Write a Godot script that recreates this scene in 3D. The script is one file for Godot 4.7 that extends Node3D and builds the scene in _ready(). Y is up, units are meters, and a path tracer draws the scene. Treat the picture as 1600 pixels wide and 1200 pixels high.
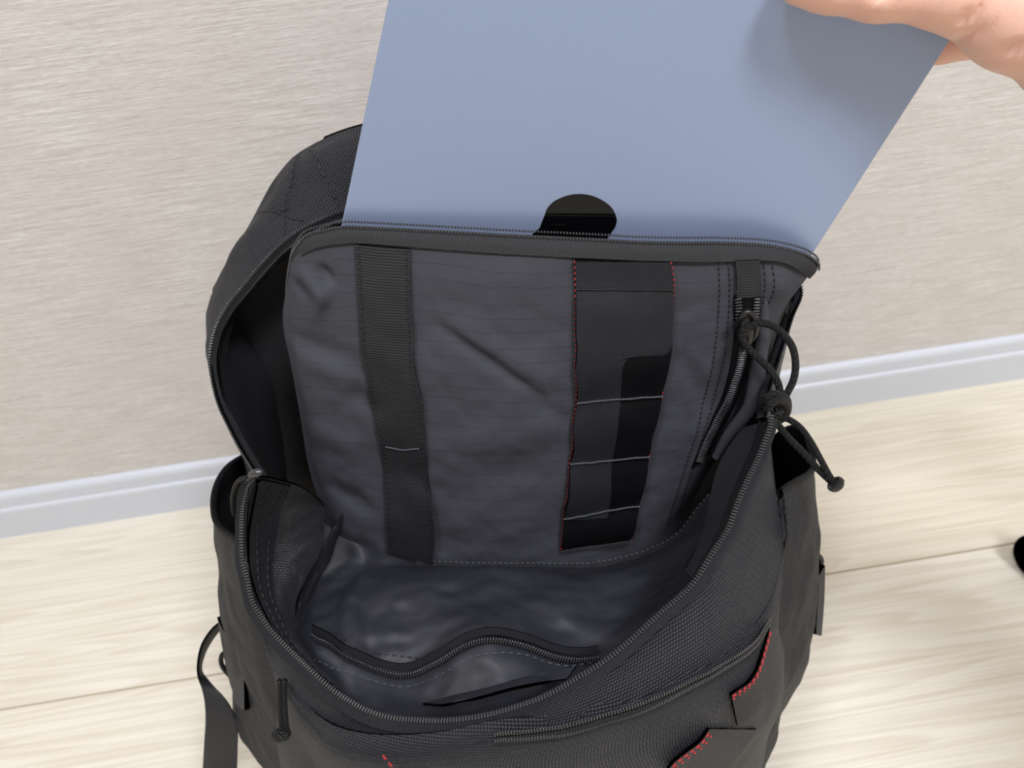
extends Node3D
# A black backpack stands open on a wooden floor before a papered wall; a hand draws a blue-grey laptop out of its inner sleeve.
# Curves are in millimetres: those of the backpack in its own frame (x along its width, y up its back, z out of its front), the others in the room's frame.

const CAMERA_POSE := Transform3D(Vector3(0.98794, -0.09454, 0.12263), Vector3(0.15115, 0.76065, -0.63132), Vector3(-0.03359, 0.64224, 0.76577), Vector3(0.00000, 0.60999, 0.60948))
const BAG_POSE := Transform3D(Vector3(0.99045, -0.09489, 0.10005), Vector3(0.11068, 0.97981, -0.16648), Vector3(-0.08223, 0.17597, 0.98096), Vector3(-0.00543, -0.00406, 0.36487))
const LAPTOP_POSE := Transform3D(Vector3(0.91382, -0.40131, 0.06238), Vector3(0.40087, 0.91592, 0.01989), Vector3(-0.06511, 0.00683, 0.99785), Vector3(-0.05545, 0.44278, 0.27231))

class Grid:
	var nu := 0
	var nv := 0
	var p := PackedVector3Array()
	var n := PackedVector3Array()
	func at(i: int, j: int) -> Vector3:
		return p[clampi(j, 0, nv - 1) * nu + clampi(i, 0, nu - 1)]
	func refresh() -> void:
		n.resize(p.size())
		for j in nv:
			for i in nu:
				var a := at(i + 1, j) - at(i - 1, j)
				var b := at(i, j + 1) - at(i, j - 1)
				n[j * nu + i] = b.cross(a).normalized()
	func row(j: int) -> PackedVector3Array:
		return p.slice(j * nu, (j + 1) * nu)
	func column(i: int) -> PackedVector3Array:
		var o := PackedVector3Array()
		for j in nv: o.append(p[j * nu + i])
		return o

class Builder:
	var v := PackedVector3Array()
	var n := PackedVector3Array()
	var t := PackedVector2Array()
	var x := PackedInt32Array()
	func quad(a: int, b: int, c2: int, d: int) -> void:
		x.append_array(PackedInt32Array([a, b, c2, a, c2, d]))
	func bead(a: Vector3, b: Vector3, r: float, up := Vector3(0.1, 0.3, 1), flat := 1.0) -> void:
		var w := (b - a).normalized()
		var s := w.cross(up).normalized()
		var h := s.cross(w).normalized()
		var first := v.size()
		var along := [-0.0, 0.28, 0.72, 1.0]
		var wide := [0.45, 1.0, 1.0, 0.45]
		for k in 4:
			for i in 6:
				var f := TAU * i / 6.0
				var o := s * cos(f) + h * sin(f) * flat
				v.append(a.lerp(b, along[k]) + o * r * wide[k])
				n.append((o + w * (-0.9 if k == 0 else (0.9 if k == 3 else 0.0))).normalized())
				t.append(Vector2(i / 6.0, along[k]))
		for k in 3:
			for i in 6:
				var i2 := (i + 1) % 6
				quad(first + k * 6 + i, first + k * 6 + i2, first + (k + 1) * 6 + i2, first + (k + 1) * 6 + i)
		for e in [[0, 1], [3, -1]]:
			var o2: int = first + e[0] * 6
			for i in range(1, 5):
				if e[1] > 0: x.append_array(PackedInt32Array([o2, o2 + i + 1, o2 + i]))
				else: x.append_array(PackedInt32Array([o2, o2 + i, o2 + i + 1]))
	func commit() -> ArrayMesh:
		var arrays := []
		arrays.resize(Mesh.ARRAY_MAX)
		arrays[Mesh.ARRAY_VERTEX] = v
		arrays[Mesh.ARRAY_NORMAL] = n
		arrays[Mesh.ARRAY_TEX_UV] = t
		arrays[Mesh.ARRAY_INDEX] = x
		var m := ArrayMesh.new()
		m.add_surface_from_arrays(Mesh.PRIMITIVE_TRIANGLES, arrays)
		return m

const EMBLEM := [[91.2, 31.2], [91.4, 34.4], [93.4, 38.5], [97.8, 42.5], [103.2, 45.1], [109.4, 46.0], [115.7, 45.1], [121.0, 42.9], [125.1, 38.8], [126.4, 34.9], [125.8, 30.8], [124.5, 25.6], [120.0, 19.8], [111.8, 14.5], [102.2, 10.1], [93.9, 10.7], [89.2, 14.5], [89.0, 18.8], [91.2, 23.1], [92.0, 27.2]]

var M := {}
var noise := FastNoiseLite.new()
const ABOVE := Vector3(-0.05, 0.62, 0.33)  # a point over the pack, from which its fronts are told from their backs

# ---------------------------------------------------------------- curves and grids
func c(flat: Array) -> PackedVector3Array:
	var o := PackedVector3Array()
	for i in range(0, flat.size(), 3):
		o.append(Vector3(flat[i], flat[i + 1], flat[i + 2]) * 0.001)
	return o

func smooth_curve(q: PackedVector3Array, count: int) -> PackedVector3Array:
	var dense := PackedVector3Array()
	var last := q.size() - 1
	for k in last:
		var a := q[maxi(k - 1, 0)]
		var d := q[mini(k + 2, last)]
		if k == 0: a = q[0] * 2.0 - q[1]
		if k == last - 1: d = q[last] * 2.0 - q[last - 1]
		for s in 12:
			dense.append(q[k].cubic_interpolate(q[k + 1], a, d, s / 12.0))
	dense.append(q[last])
	return even(dense, count)

func even(dense: PackedVector3Array, count: int) -> PackedVector3Array:
	var sum := PackedFloat32Array([0.0])
	for k in range(1, dense.size()): sum.append(sum[k - 1] + dense[k].distance_to(dense[k - 1]))
	var total := sum[sum.size() - 1]
	var o := PackedVector3Array()
	var k := 0
	for s in count:
		var want := total * s / (count - 1.0)
		while k < dense.size() - 2 and sum[k + 1] < want: k += 1
		o.append(dense[k].lerp(dense[k + 1], clampf((want - sum[k]) / maxf(sum[k + 1] - sum[k], 1e-9), 0, 1)))
	return o

func length_of(q: PackedVector3Array) -> float:
	var s := 0.0
	for k in range(1, q.size()): s += q[k].distance_to(q[k - 1])
	return s

func at_pitch(q: PackedVector3Array, pitch: float) -> PackedVector3Array:
	var fine := smooth_curve(q, 200)
	return even(fine, maxi(3, int(length_of(fine) / pitch)))

func loft(curves: Array, nu: int, nv: int) -> Grid:
	var g := Grid.new()
	g.nu = nu
	g.nv = nv
	g.p.resize(nu * nv)
	var rows := []
	for q in curves: rows.append(smooth_curve(q, nu))
	for i in nu:
		var col := PackedVector3Array()
		for r in rows: col.append(r[i])
		var fine := smooth_curve(col, nv) if col.size() > 2 else even(col, nv)
		for j in nv: g.p[j * nu + i] = fine[j]
	g.refresh()
	return g

func crumple(g: Grid, amount: float, scale: float, seed_number: int, stretch := Vector3.ONE, rim := 0.12) -> Grid:
	noise.seed = seed_number
	noise.frequency = 1.0
	noise.noise_type = FastNoiseLite.TYPE_SIMPLEX_SMOOTH
	noise.fractal_octaves = 3
	for j in g.nv:
		for i in g.nu:
			var k := j * g.nu + i
			var e := minf(minf(i, g.nu - 1 - i) / (g.nu - 1.0), minf(j, g.nv - 1 - j) / (g.nv - 1.0))
			var f := clampf(e / rim, 0, 1) if rim > 0 else 1.0
			var q := g.p[k] * stretch / scale
			g.p[k] += g.n[k] * amount * f * noise.get_noise_3d(q.x, q.y, q.z)
	g.refresh()
	return g

func lay(g: Grid, q: PackedVector3Array, off: float) -> PackedVector3Array:
	var o := PackedVector3Array()
	for a in q:
		var best := 1e9
		var bi := 0
		var bj := 0
		for j in range(0, g.nv, 4):
			for i in range(0, g.nu, 4):
				var d := g.p[j * g.nu + i].distance_squared_to(a)
				if d < best:
					best = d
					bi = i
					bj = j
		var ci := bi
		var cj := bj
		for j in range(maxi(0, cj - 4), mini(g.nv, cj + 5)):
			for i in range(maxi(0, ci - 4), mini(g.nu, ci + 5)):
				var d := g.p[j * g.nu + i].distance_squared_to(a)
				if d < best:
					best = d
					bi = i
					bj = j
		var k := bj * g.nu + bi
		var nn := g.n[k]
		o.append(a - nn * (a - g.p[k]).dot(nn) + nn * off)
	return o

func laid(g: Grid, s: Grid, off: Callable) -> Grid:
	for j in s.nv:
		var r := lay(g, s.row(j), 0.0)
		for i in s.nu:
			s.p[j * s.nu + i] = r[i]
	s.refresh()
	var half := (s.nv / 2) * s.nu + s.nu / 2
	var one := PackedVector3Array([s.p[half]])
	var outward := lay(g, one, 0.001)[0] - lay(g, one, 0.0)[0]
	if s.n[half].dot(outward) < 0.0: facing(s, s.p[half] + outward * 300.0)
	for j in s.nv:
		for i in s.nu:
			var k := j * s.nu + i
			s.p[k] += s.n[k] * float(off.call(i / (s.nu - 1.0), j / (s.nv - 1.0)))
	for i in s.nu:
		var q := soften(s.column(i), 6)
		for j in s.nv: s.p[j * s.nu + i] = q[j]
	s.refresh()
	return s

# ---------------------------------------------------------------- meshes
func sheet(g: Grid, thick: float) -> ArrayMesh:
	var b := Builder.new()
	var mi := g.nu / 2
	var mj := g.nv / 2
	var us := PackedFloat32Array()
	var vs := PackedFloat32Array()
	us.resize(g.p.size())
	vs.resize(g.p.size())
	for j in g.nv:
		for i in range(mi + 1, g.nu): us[j * g.nu + i] = us[j * g.nu + i - 1] + g.at(i, j).distance_to(g.at(i - 1, j))
		for i in range(mi - 1, -1, -1): us[j * g.nu + i] = us[j * g.nu + i + 1] - g.at(i, j).distance_to(g.at(i + 1, j))
	for i in g.nu:
		for j in range(mj + 1, g.nv): vs[j * g.nu + i] = vs[(j - 1) * g.nu + i] + g.at(i, j).distance_to(g.at(i, j - 1))
		for j in range(mj - 1, -1, -1): vs[j * g.nu + i] = vs[(j + 1) * g.nu + i] - g.at(i, j).distance_to(g.at(i, j + 1))
	for side in [1.0, -1.0]:
		for k in g.p.size():
			b.v.append(g.p[k] - (g.n[k] * thick if side < 0 else Vector3.ZERO))
			b.n.append(g.n[k] * side)
			b.t.append(Vector2(us[k], vs[k]))
	var half := g.p.size()
	for j in g.nv - 1:
		for i in g.nu - 1:
			var k := j * g.nu + i
			b.quad(k, k + 1, k + g.nu + 1, k + g.nu)
			b.quad(half + k, half + k + g.nu, half + k + g.nu + 1, half + k + 1)
	# the rim
	var ring := PackedInt32Array()
	for i in g.nu - 1: ring.append(i)
	for j in g.nv - 1: ring.append(j * g.nu + g.nu - 1)
	for i in range(g.nu - 1, 0, -1): ring.append((g.nv - 1) * g.nu + i)
	for j in range(g.nv - 1, 0, -1): ring.append(j * g.nu)
	for r in ring.size():
		var k0 := ring[r]
		var k1 := ring[(r + 1) % ring.size()]
		var out := (g.p[k1] - g.p[k0]).cross(g.n[k0]).normalized()
		var first := b.v.size()
		for k in [k0, k1]:
			for s in 2:
				b.v.append(g.p[k] - g.n[k] * thick * s)
				b.n.append(out)
				b.t.append(Vector2(us[k], vs[k] + s * thick))
		b.quad(first, first + 1, first + 3, first + 2)
	return b.commit()

func tube(q: PackedVector3Array, radius: Callable, sides := 12, closed_ends := true) -> ArrayMesh:
	var b := Builder.new()
	var run := 0.0
	var s := Vector3.ZERO
	var count := q.size()
	for k in count:
		var w := (q[mini(k + 1, count - 1)] - q[maxi(k - 1, 0)]).normalized()
		if k == 0: s = w.cross(Vector3(0.31, 0.2, 0.93)).normalized()
		s = (s - w * s.dot(w)).normalized()
		var h := w.cross(s)
		if k > 0: run += q[k].distance_to(q[k - 1])
		var r: float = radius.call(k / (count - 1.0))
		for i in sides + 1:
			var f := TAU * i / sides
			var o := s * cos(f) + h * sin(f)
			b.v.append(q[k] + o * r)
			b.n.append(o)
			b.t.append(Vector2(float(i) / sides, run))
	for k in count - 1:
		for i in sides:
			var a := k * (sides + 1) + i
			b.quad(a, a + sides + 1, a + sides + 2, a + 1)
	if closed_ends:
		for e in [0, count - 1]:
			var w: Vector3 = (q[e] - q[1 if e == 0 else count - 2]).normalized()
			var first := b.v.size()
			b.v.append(q[e] + w * float(radius.call(e / (count - 1.0))) * 0.4)
			b.n.append(w)
			b.t.append(Vector2.ZERO)
			for i in sides + 1:
				b.v.append(b.v[e * (sides + 1) + i])
				b.n.append((w + b.n[e * (sides + 1) + i]).normalized())
				b.t.append(Vector2.ZERO)
			for i in sides:
				if e == 0: b.x.append_array(PackedInt32Array([first, first + 1 + i, first + 2 + i]))
				else: b.x.append_array(PackedInt32Array([first, first + 2 + i, first + 1 + i]))
	return b.commit()

func round_tube(q: PackedVector3Array, r: float, count := 40, sides := 12) -> ArrayMesh:
	return tube(smooth_curve(q, count), func(_f): return r, sides)

func stitches(q: PackedVector3Array, dash: float, gap: float, r: float, up := Vector3(0.1, 0.2, 1)) -> ArrayMesh:
	var b := Builder.new()
	var s := at_pitch(q, dash + gap)
	for k in s.size() - 1:
		b.bead(s[k], s[k].lerp(s[k + 1], dash / (dash + gap)), r, up)
	return b.commit()

# Zip teeth: short bars across the curve; "across" is the direction towards the open side.
func teeth(q: PackedVector3Array, across: Callable, long: float, r: float, pitch: float, slant := 0.0) -> ArrayMesh:
	var b := Builder.new()
	var s := at_pitch(q, pitch)
	for k in s.size():
		var w := (s[mini(k + 1, s.size() - 1)] - s[maxi(k - 1, 0)]).normalized()
		var o: Vector3 = across.call(k / (s.size() - 1.0))
		o = (o - w * o.dot(w)).normalized() + w * slant
		b.bead(s[k] - o * long * 0.5, s[k] + o * long * 0.5, r, w.cross(o))
	return b.commit()

func strip(q: PackedVector3Array, across: Callable, wide: float, count: int, cols := 4) -> Grid:
	var g := Grid.new()
	var s := smooth_curve(q, count)
	g.nu = count
	g.nv = cols
	g.p.resize(count * cols)
	for j in cols:
		for k in count:
			g.p[j * count + k] = s[k] + (across.call(k / (count - 1.0)) as Vector3) * wide * j / (cols - 1.0)
	g.refresh()
	return g

func box_mesh(size: Vector3, r: float) -> ArrayMesh:
	# a block with rounded edges
	var b := Builder.new()
	var e := size * 0.5 - Vector3.ONE * r
	var steps := 3
	for f in 6:
		var nrm := [Vector3.RIGHT, Vector3.LEFT, Vector3.UP, Vector3.DOWN, Vector3.BACK, Vector3.FORWARD][f] as Vector3
		var up := Vector3.UP if absf(nrm.y) < 0.5 else Vector3.BACK
		var side := up.cross(nrm)
		var first := b.v.size()
		var stops := []
		for k in steps + 1: stops.append([-1.0, tan(-PI / 4 + PI / 4 * k / steps)])
		for k in steps + 1: stops.append([1.0, tan(PI / 4 * k / steps)])
		for sj in stops:
			for si in stops:
				var d := (nrm + side * float(si[1]) + up * float(sj[1])).normalized()
				var base := (nrm + side * float(si[0]) + up * float(sj[0])) * e
				b.v.append(base + d * r)
				b.n.append(d)
				b.t.append(Vector2((base + d * r).dot(side), -(base + d * r).dot(up)))
		var w := stops.size()
		for j in w - 1:
			for i in w - 1:
				var k := first + j * w + i
				b.quad(k, k + w, k + w + 1, k + 1)
	return b.commit()

func lathe(profile: Array, sides := 24) -> ArrayMesh:
	# profile: Vector2(radius, along x)
	var b := Builder.new()
	for k in profile.size():
		var pr: Vector2 = profile[k]
		var d: Vector2 = profile[mini(k + 1, profile.size() - 1)] - profile[maxi(k - 1, 0)]
		for i in sides + 1:
			var f := TAU * i / sides
			var o := Vector3(0, cos(f), sin(f))
			b.v.append(o * pr.x + Vector3(pr.y, 0, 0))
			b.n.append((o * d.y - Vector3(d.x, 0, 0)).normalized())
			b.t.append(Vector2(f, pr.y))
	for k in profile.size() - 1:
		for i in sides:
			var a := k * (sides + 1) + i
			b.quad(a, a + 1, a + sides + 2, a + sides + 1)
	return b.commit()

# Smoothly joined tapered limbs, meshed as surface nets.
func limbs(bones: Array, cell: float, blend: float, creases: Array) -> ArrayMesh:
	var lo := Vector3.INF
	var hi := -Vector3.INF
	for q in bones:
		for e in 2:
			lo = lo.min(q[e] - Vector3.ONE * (q[2 + e] + cell * 3))
			hi = hi.max(q[e] + Vector3.ONE * (q[2 + e] + cell * 3))
	var nx := int((hi.x - lo.x) / cell) + 2
	var ny := int((hi.y - lo.y) / cell) + 2
	var nz := int((hi.z - lo.z) / cell) + 2
	var f := PackedFloat32Array()
	f.resize(nx * ny * nz)
	f.fill(1.0)
	for q in bones:
		var a: Vector3 = q[0]
		var d: Vector3 = q[1] - a
		var ra: float = q[2]
		var rb: float = q[3]
		var dd := maxf(d.length_squared(), 1e-9)
		var m := Vector3.ONE * (maxf(ra, rb) + cell * 2 + blend)
		var i0 := Vector3i(((a.min(q[1]) - m - lo) / cell).max(Vector3.ZERO))
		var i1 := Vector3i(((a.max(q[1]) + m - lo) / cell).min(Vector3(nx - 1, ny - 1, nz - 1)))
		for z in range(i0.z, i1.z + 1):
			for y in range(i0.y, i1.y + 1):
				for x in range(i0.x, i1.x + 1):
					var w := lo + Vector3(x, y, z) * cell - a
					var t := clampf(w.dot(d) / dd, 0.0, 1.0)
					var s := (w - d * t).length() - lerpf(ra, rb, t)
					var k := (z * ny + y) * nx + x
					var o := f[k]
					var h := maxf(blend - absf(o - s), 0.0) / blend
					f[k] = minf(o, s) - h * h * blend * 0.25
	for q in creases:  # shallow skin folds
		var a: Vector3 = q[0]
		var d: Vector3 = q[1] - a
		var m := Vector3.ONE * (cell * 4)
		var i0 := Vector3i(((a.min(q[1]) - m - lo) / cell).max(Vector3.ZERO))
		var i1 := Vector3i(((a.max(q[1]) + m - lo) / cell).min(Vector3(nx - 1, ny - 1, nz - 1)))
		for z in range(i0.z, i1.z + 1):
			for y in range(i0.y, i1.y + 1):
				for x in range(i0.x, i1.x + 1):
					var w := lo + Vector3(x, y, z) * cell - a
					var s := (w - d * clampf(w.dot(d) / d.length_squared(), 0.0, 1.0)).length()
					f[(z * ny + y) * nx + x] += 0.0016 * exp(-s * s / (0.0026 * 0.0026))
	var b := Builder.new()
	var index := {}
	var step := [1, nx, nx * ny]
	for z in nz - 1:
		for y in ny - 1:
			for x in nx - 1:
				var k := (z * ny + y) * nx + x
				var neg := 0
				for e in 8:
					if f[k + (e & 1) + ((e >> 1) & 1) * nx + (e >> 2) * nx * ny] < 0.0: neg += 1
				if neg == 0 or neg == 8: continue
				var sum := Vector3.ZERO
				var cnt := 0
				for e in 12:
					var ax := e >> 2
					var u := (ax + 1) % 3
					var w := (ax + 2) % 3
					var p0 := Vector3.ZERO
					p0[u] = e & 1
					p0[w] = (e >> 1) & 1
					var k0: int = k + int(p0.x) + int(p0.y) * nx + int(p0.z) * nx * ny
					var f0 := f[k0]
					var f1 := f[k0 + step[ax]]
					if (f0 < 0.0) != (f1 < 0.0):
						p0[ax] = f0 / (f0 - f1)
						sum += p0
						cnt += 1
				index[k] = b.v.size()
				b.v.append(lo + (Vector3(x, y, z) + sum / cnt) * cell)
				var gr := Vector3(f[k + 1] - f[k], f[k + nx] - f[k], f[k + nx * ny] - f[k])
				gr += Vector3(f[k + 1 + nx + nx * ny] - f[k + nx + nx * ny], f[k + 1 + nx + nx * ny] - f[k + 1 + nx * ny], f[k + 1 + nx + nx * ny] - f[k + 1 + nx])
				b.n.append(gr.normalized())
				b.t.append(Vector2(b.v[b.v.size() - 1].x, b.v[b.v.size() - 1].y))
	for z in range(1, nz - 1):
		for y in range(1, ny - 1):
			for x in range(1, nx - 1):
				var k := (z * ny + y) * nx + x
				for ax in 3:
					var inside := f[k] < 0.0
					if inside == (f[k + step[ax]] < 0.0): continue
					var u: int = step[(ax + 1) % 3]
					var w: int = step[(ax + 2) % 3]
					var q := [k, k - u, k - u - w, k - w]
					if not (index.has(q[0]) and index.has(q[1]) and index.has(q[2]) and index.has(q[3])): continue
					if inside: b.quad(index[q[0]], index[q[3]], index[q[2]], index[q[1]])
					else: b.quad(index[q[0]], index[q[1]], index[q[2]], index[q[3]])
	return b.commit()

# ---------------------------------------------------------------- nodes
func obj(called: String, mesh: Mesh, material: Material, parent: Node = self) -> MeshInstance3D:
	var o := MeshInstance3D.new()
	o.name = called
	o.mesh = mesh
	o.material_override = material
	parent.add_child(o, true)
	return o

func thing(called: String, label: String, category: String, where := Transform3D()) -> Node3D:
	var o := Node3D.new()
	o.name = called
	add_child(o, true)
	o.transform = where
	o.set_meta("label", label)
	o.set_meta("category", category)
	return o

func struct(called: String, mesh: Mesh, material: Material, at := Vector3.ZERO) -> MeshInstance3D:
	var o := obj(called, mesh, material)
	o.position = at
	o.set_meta("kind", "structure")
	return o

func stuff(o: MeshInstance3D) -> MeshInstance3D:
	o.set_meta("kind", "stuff")
	return o

func tell(o: Node, label: String) -> void:
	o.set_meta("label", label)

# ---------------------------------------------------------------- materials
func picture(w: int, h: int, f: Callable) -> Image:
	var im := Image.create(w, h, false, Image.FORMAT_RGB8)
	for y in h:
		for x in w:
			im.set_pixel(x, y, f.call(x, y))
	return im

func tex(im: Image) -> ImageTexture:
	return ImageTexture.create_from_image(im)

func plain(col: Color, rough: float, spec := 0.5) -> StandardMaterial3D:
	var m := StandardMaterial3D.new()
	m.albedo_color = col
	m.roughness = rough
	m.metallic_specular = spec
	return m

func woven(col: Color, rough: float, height: Texture2D, relief: float, tile: Vector2, albedo: Texture2D = null, spec := 0.5) -> StandardMaterial3D:
	var m := plain(col, rough, spec)
	m.uv1_scale = Vector3(1.0 / tile.x, 1.0 / tile.y, 1)
	m.heightmap_enabled = true
	m.heightmap_texture = height
	m.heightmap_scale = relief
	if albedo: m.albedo_texture = albedo
	return m

func seamless(w: int, h: int, sd: int, freq: float, octaves := 3) -> Image:
	var f := FastNoiseLite.new()
	f.seed = sd
	f.frequency = freq
	f.noise_type = FastNoiseLite.TYPE_SIMPLEX_SMOOTH
	f.fractal_octaves = octaves
	return f.get_seamless_image(w, h)

func grey(v: float) -> Color:
	return Color(v, v, v)

func make_materials() -> void:
	# basket weave: yarns pass over and under each other
	var cell := 16
	var basket := picture(64, 64, func(x: int, y: int):
		var cx := int(x / cell)
		var cy := int(y / cell)
		var u := (x % cell + 0.5) / cell * 2.0 - 1.0
		var w := (y % cell + 0.5) / cell * 2.0 - 1.0
		var a: float = u if (cx + cy) % 2 == 0 else w
		var l: float = w if (cx + cy) % 2 == 0 else u
		return grey(sqrt(maxf(0.0, 1.0 - a * a)) * (1.0 - 0.35 * l * l)))
	var basket_tone := picture(64, 64, func(x: int, y: int):
		var h: float = basket.get_pixel(x, y).r
		return grey(0.22 + 0.78 * h))
	var ribs := picture(32, 64, func(x: int, y: int):
		var r := (y % 16 + 0.5) / 16.0 * 2.0 - 1.0
		var k := (x % 16 + 0.5) / 16.0 * 2.0 - 1.0
		return grey(sqrt(maxf(0.0, 1.0 - r * r)) * (0.85 + 0.15 * sqrt(maxf(0.0, 1.0 - k * k)))))
	var ribs_tone := picture(32, 64, func(x: int, y: int): return grey(0.3 + 0.7 * ribs.get_pixel(x, y).r))
	var twill := picture(32, 32, func(x: int, y: int): return grey(0.5 + 0.5 * sin(TAU * (x + y) / 16.0) * (0.8 + 0.2 * cos(TAU * (x - y) / 8.0))))
	var fuzz := seamless(128, 128, 4, 0.22, 2)
	var fuzz_tone := picture(128, 128, func(x: int, y: int): return grey(0.62 + 0.38 * fuzz.get_pixel(x, y).r))
	var braid := picture(64, 64, func(x: int, y: int):
		var a := absf(sin(PI * (x + y) / 16.0)) if int((x + 64 - y) / 16) % 2 == 0 else absf(sin(PI * (x + 64 - y) / 16.0))
		return grey(a))
	# ripstop: a fine plain weave with broken darker weft lines
	var rip_noise := seamless(256, 256, 9, 0.03, 2)
	var rip := picture(256, 256, func(x: int, y: int):
		var d := 1.0
		for line in [18, 74, 122, 181, 229]:
			var off := absf(y - line - 1.5 * sin(TAU * x / 256.0))
			if off < 1.0 and rip_noise.get_pixel(x, line).r > 0.3: d = 0.66
		return grey(d * (0.86 + 0.10 * sin(PI * x) + 0.14 * rip_noise.get_pixel((x * 7) % 256, (y * 5) % 256).r)))
	var rip_tone := picture(256, 256, func(x: int, y: int): return grey(0.45 + 0.55 * rip.get_pixel(x, y).r))
	var bt := tex(basket)
	var btone := tex(basket_tone)
	var rt := tex(ribs)
	var rtone := tex(ribs_tone)
	var black := Color(0.215, 0.22, 0.245)
	M.nylon = woven(black, 0.46, bt, 0.085, Vector2(0.0060, 0.0060), btone, 0.36)
	M.nylon_inside = woven(Color(0.23, 0.23, 0.245), 0.34, bt, 0.04, Vector2(0.005, 0.005), btone, 0.55)
	M.nylon_pouch = woven(Color(0.2, 0.205, 0.225), 0.5, bt, 0.11, Vector2(0.0082, 0.0076), btone, 0.28)
	M.ripstop = woven(Color(0.27, 0.272, 0.296), 0.75, tex(rip), 0.008, Vector2(0.035, 0.04), tex(rip_tone), 0.25)
	M.lining = woven(Color(0.16, 0.165, 0.185), 0.38, tex(twill), 0.012, Vector2(0.0022, 0.0022), null, 0.4)
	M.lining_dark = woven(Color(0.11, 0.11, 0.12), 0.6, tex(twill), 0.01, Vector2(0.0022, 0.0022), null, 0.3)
	M.webbing = woven(Color(0.155, 0.157, 0.17), 0.5, rt, 0.03, Vector2(0.003, 0.0056), rtone, 0.4)
	M.webbing_cross = woven(Color(0.155, 0.16, 0.18), 0.5, rt, 0.03, Vector2(0.003, 0.0056), rtone, 0.4)
	M.webbing_cross.uv1_scale = Vector3(1.0 / 0.003, 1.0 / 0.0056, 1)
	M.satin = woven(Color(0.175, 0.177, 0.195), 0.5, rt, 0.012, Vector2(0.002, 0.0034), rtone, 0.3)
	M.satin_dark = woven(Color(0.055, 0.055, 0.065), 0.5, rt, 0.006, Vector2(0.002, 0.0034), null, 0.25)
	M.tape = woven(Color(0.275, 0.275, 0.28), 0.8, tex(fuzz), 0.03, Vector2(0.02, 0.014), tex(fuzz_tone), 0.2)
	M.tape_dark = woven(Color(0.185, 0.187, 0.2), 0.75, tex(fuzz), 0.03, Vector2(0.02, 0.014), tex(fuzz_tone), 0.25)
	M.velour = woven(Color(0.13, 0.135, 0.145), 0.85, tex(fuzz), 0.05, Vector2(0.008, 0.008), null, 0.3)
	M.cord = woven(Color(0.13, 0.13, 0.135), 0.55, tex(braid), 0.06, Vector2(0.5, 0.006), tex(braid), 0.4)
	M.teeth = plain(Color(0.17, 0.17, 0.18), 0.25, 0.7)
	M.teeth_dull = plain(Color(0.2, 0.2, 0.205), 0.42, 0.5)
	M.thread = plain(Color(0.09, 0.09, 0.1), 0.6)
	M.thread_grey = plain(Color(0.28, 0.29, 0.32), 0.6)
	M.thread_red = plain(Color(0.6, 0.14, 0.15), 0.6)
	M.plastic = plain(Color(0.09, 0.09, 0.095), 0.28, 0.5)
	M.leather = woven(Color(0.185, 0.19, 0.21), 0.6, tex(fuzz), 0.01, Vector2(0.01, 0.01), null, 0.35)
	M.rubber = plain(Color(0.09, 0.09, 0.1), 0.45, 0.5)
	# laptop: anodised aluminium with a polished emblem
	var grit := tex(seamless(256, 256, 21, 0.3, 2))
	M.aluminium = woven(Color(0.585, 0.645, 0.765), 0.5, grit, 0.003, Vector2(0.03, 0.03))
	M.aluminium.metallic = 0.35
	M.mirror = plain(Color(0.03, 0.032, 0.042), 0.04, 0.34)
	M.key = plain(Color(0.05, 0.05, 0.055), 0.5)
	# skin
	var pore := tex(seamless(256, 256, 5, 0.12, 4))
	M.skin = woven(Color(0.93, 0.755, 0.68), 0.5, pore, 0.01, Vector2(0.022, 0.022), null, 0.35)
	M.skin.subsurf_scatter_enabled = true
	M.skin.subsurf_scatter_strength = 0.3
	M.nail = plain(Color(0.9, 0.72, 0.64), 0.3)
	M.sleeve = plain(Color(0.25, 0.26, 0.28), 0.9)
	# wallpaper: woven-look paper with long level streaks and fine wavy relief
	var n1 := seamless(26, 1024, 31, 0.24, 2)
	n1.resize(1024, 1024, Image.INTERPOLATE_CUBIC)
	var n2 := seamless(90, 1024, 32, 0.42, 2)
	n2.resize(1024, 1024, Image.INTERPOLATE_CUBIC)
	var n3 := seamless(256, 256, 33, 0.05, 3)
	n3.resize(1024, 1024, Image.INTERPOLATE_CUBIC)
	var n4 := seamless(256, 256, 34, 0.016, 2)
	n4.resize(1024, 1024, Image.INTERPOLATE_CUBIC)
	var wall_height := picture(1024, 1024, func(x: int, y: int):
		var ripple := 0.5 + 0.5 * sin(TAU * (x * 205.0 + y * 128.0) / 1024.0 + 14.0 * n3.get_pixel(x, y).r)
		return grey(0.34 * n1.get_pixel(x, y).r + 0.34 * n2.get_pixel(x, y).r + 0.32 * ripple * n3.get_pixel(x, y).r))
	var wall_tone := picture(1024, 1024, func(x: int, y: int):
		var t := clampf((n1.get_pixel(x, y).r * 0.55 + n2.get_pixel(x, y).r * 0.45 - 0.5) * 1.7 + 0.55, 0, 1)
		var k := Color(0.735, 0.71, 0.68).lerp(Color(0.90, 0.89, 0.87), t)
		return k.lerp(Color(0.80, 0.765, 0.745), 0.45 * n4.get_pixel(x, y).r))
	M.wallpaper = plain(Color(1, 1, 1), 0.7, 0.3)
	M.wallpaper.albedo_texture = tex(wall_tone)
	M.wallpaper.heightmap_enabled = true
	M.wallpaper.heightmap_texture = tex(wall_height)
	M.wallpaper.heightmap_scale = 0.055
	M.wallpaper.uv1_triplanar = true
	M.wallpaper.uv1_world_triplanar = true
	M.wallpaper.uv1_scale = Vector3.ONE / 0.42
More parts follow.
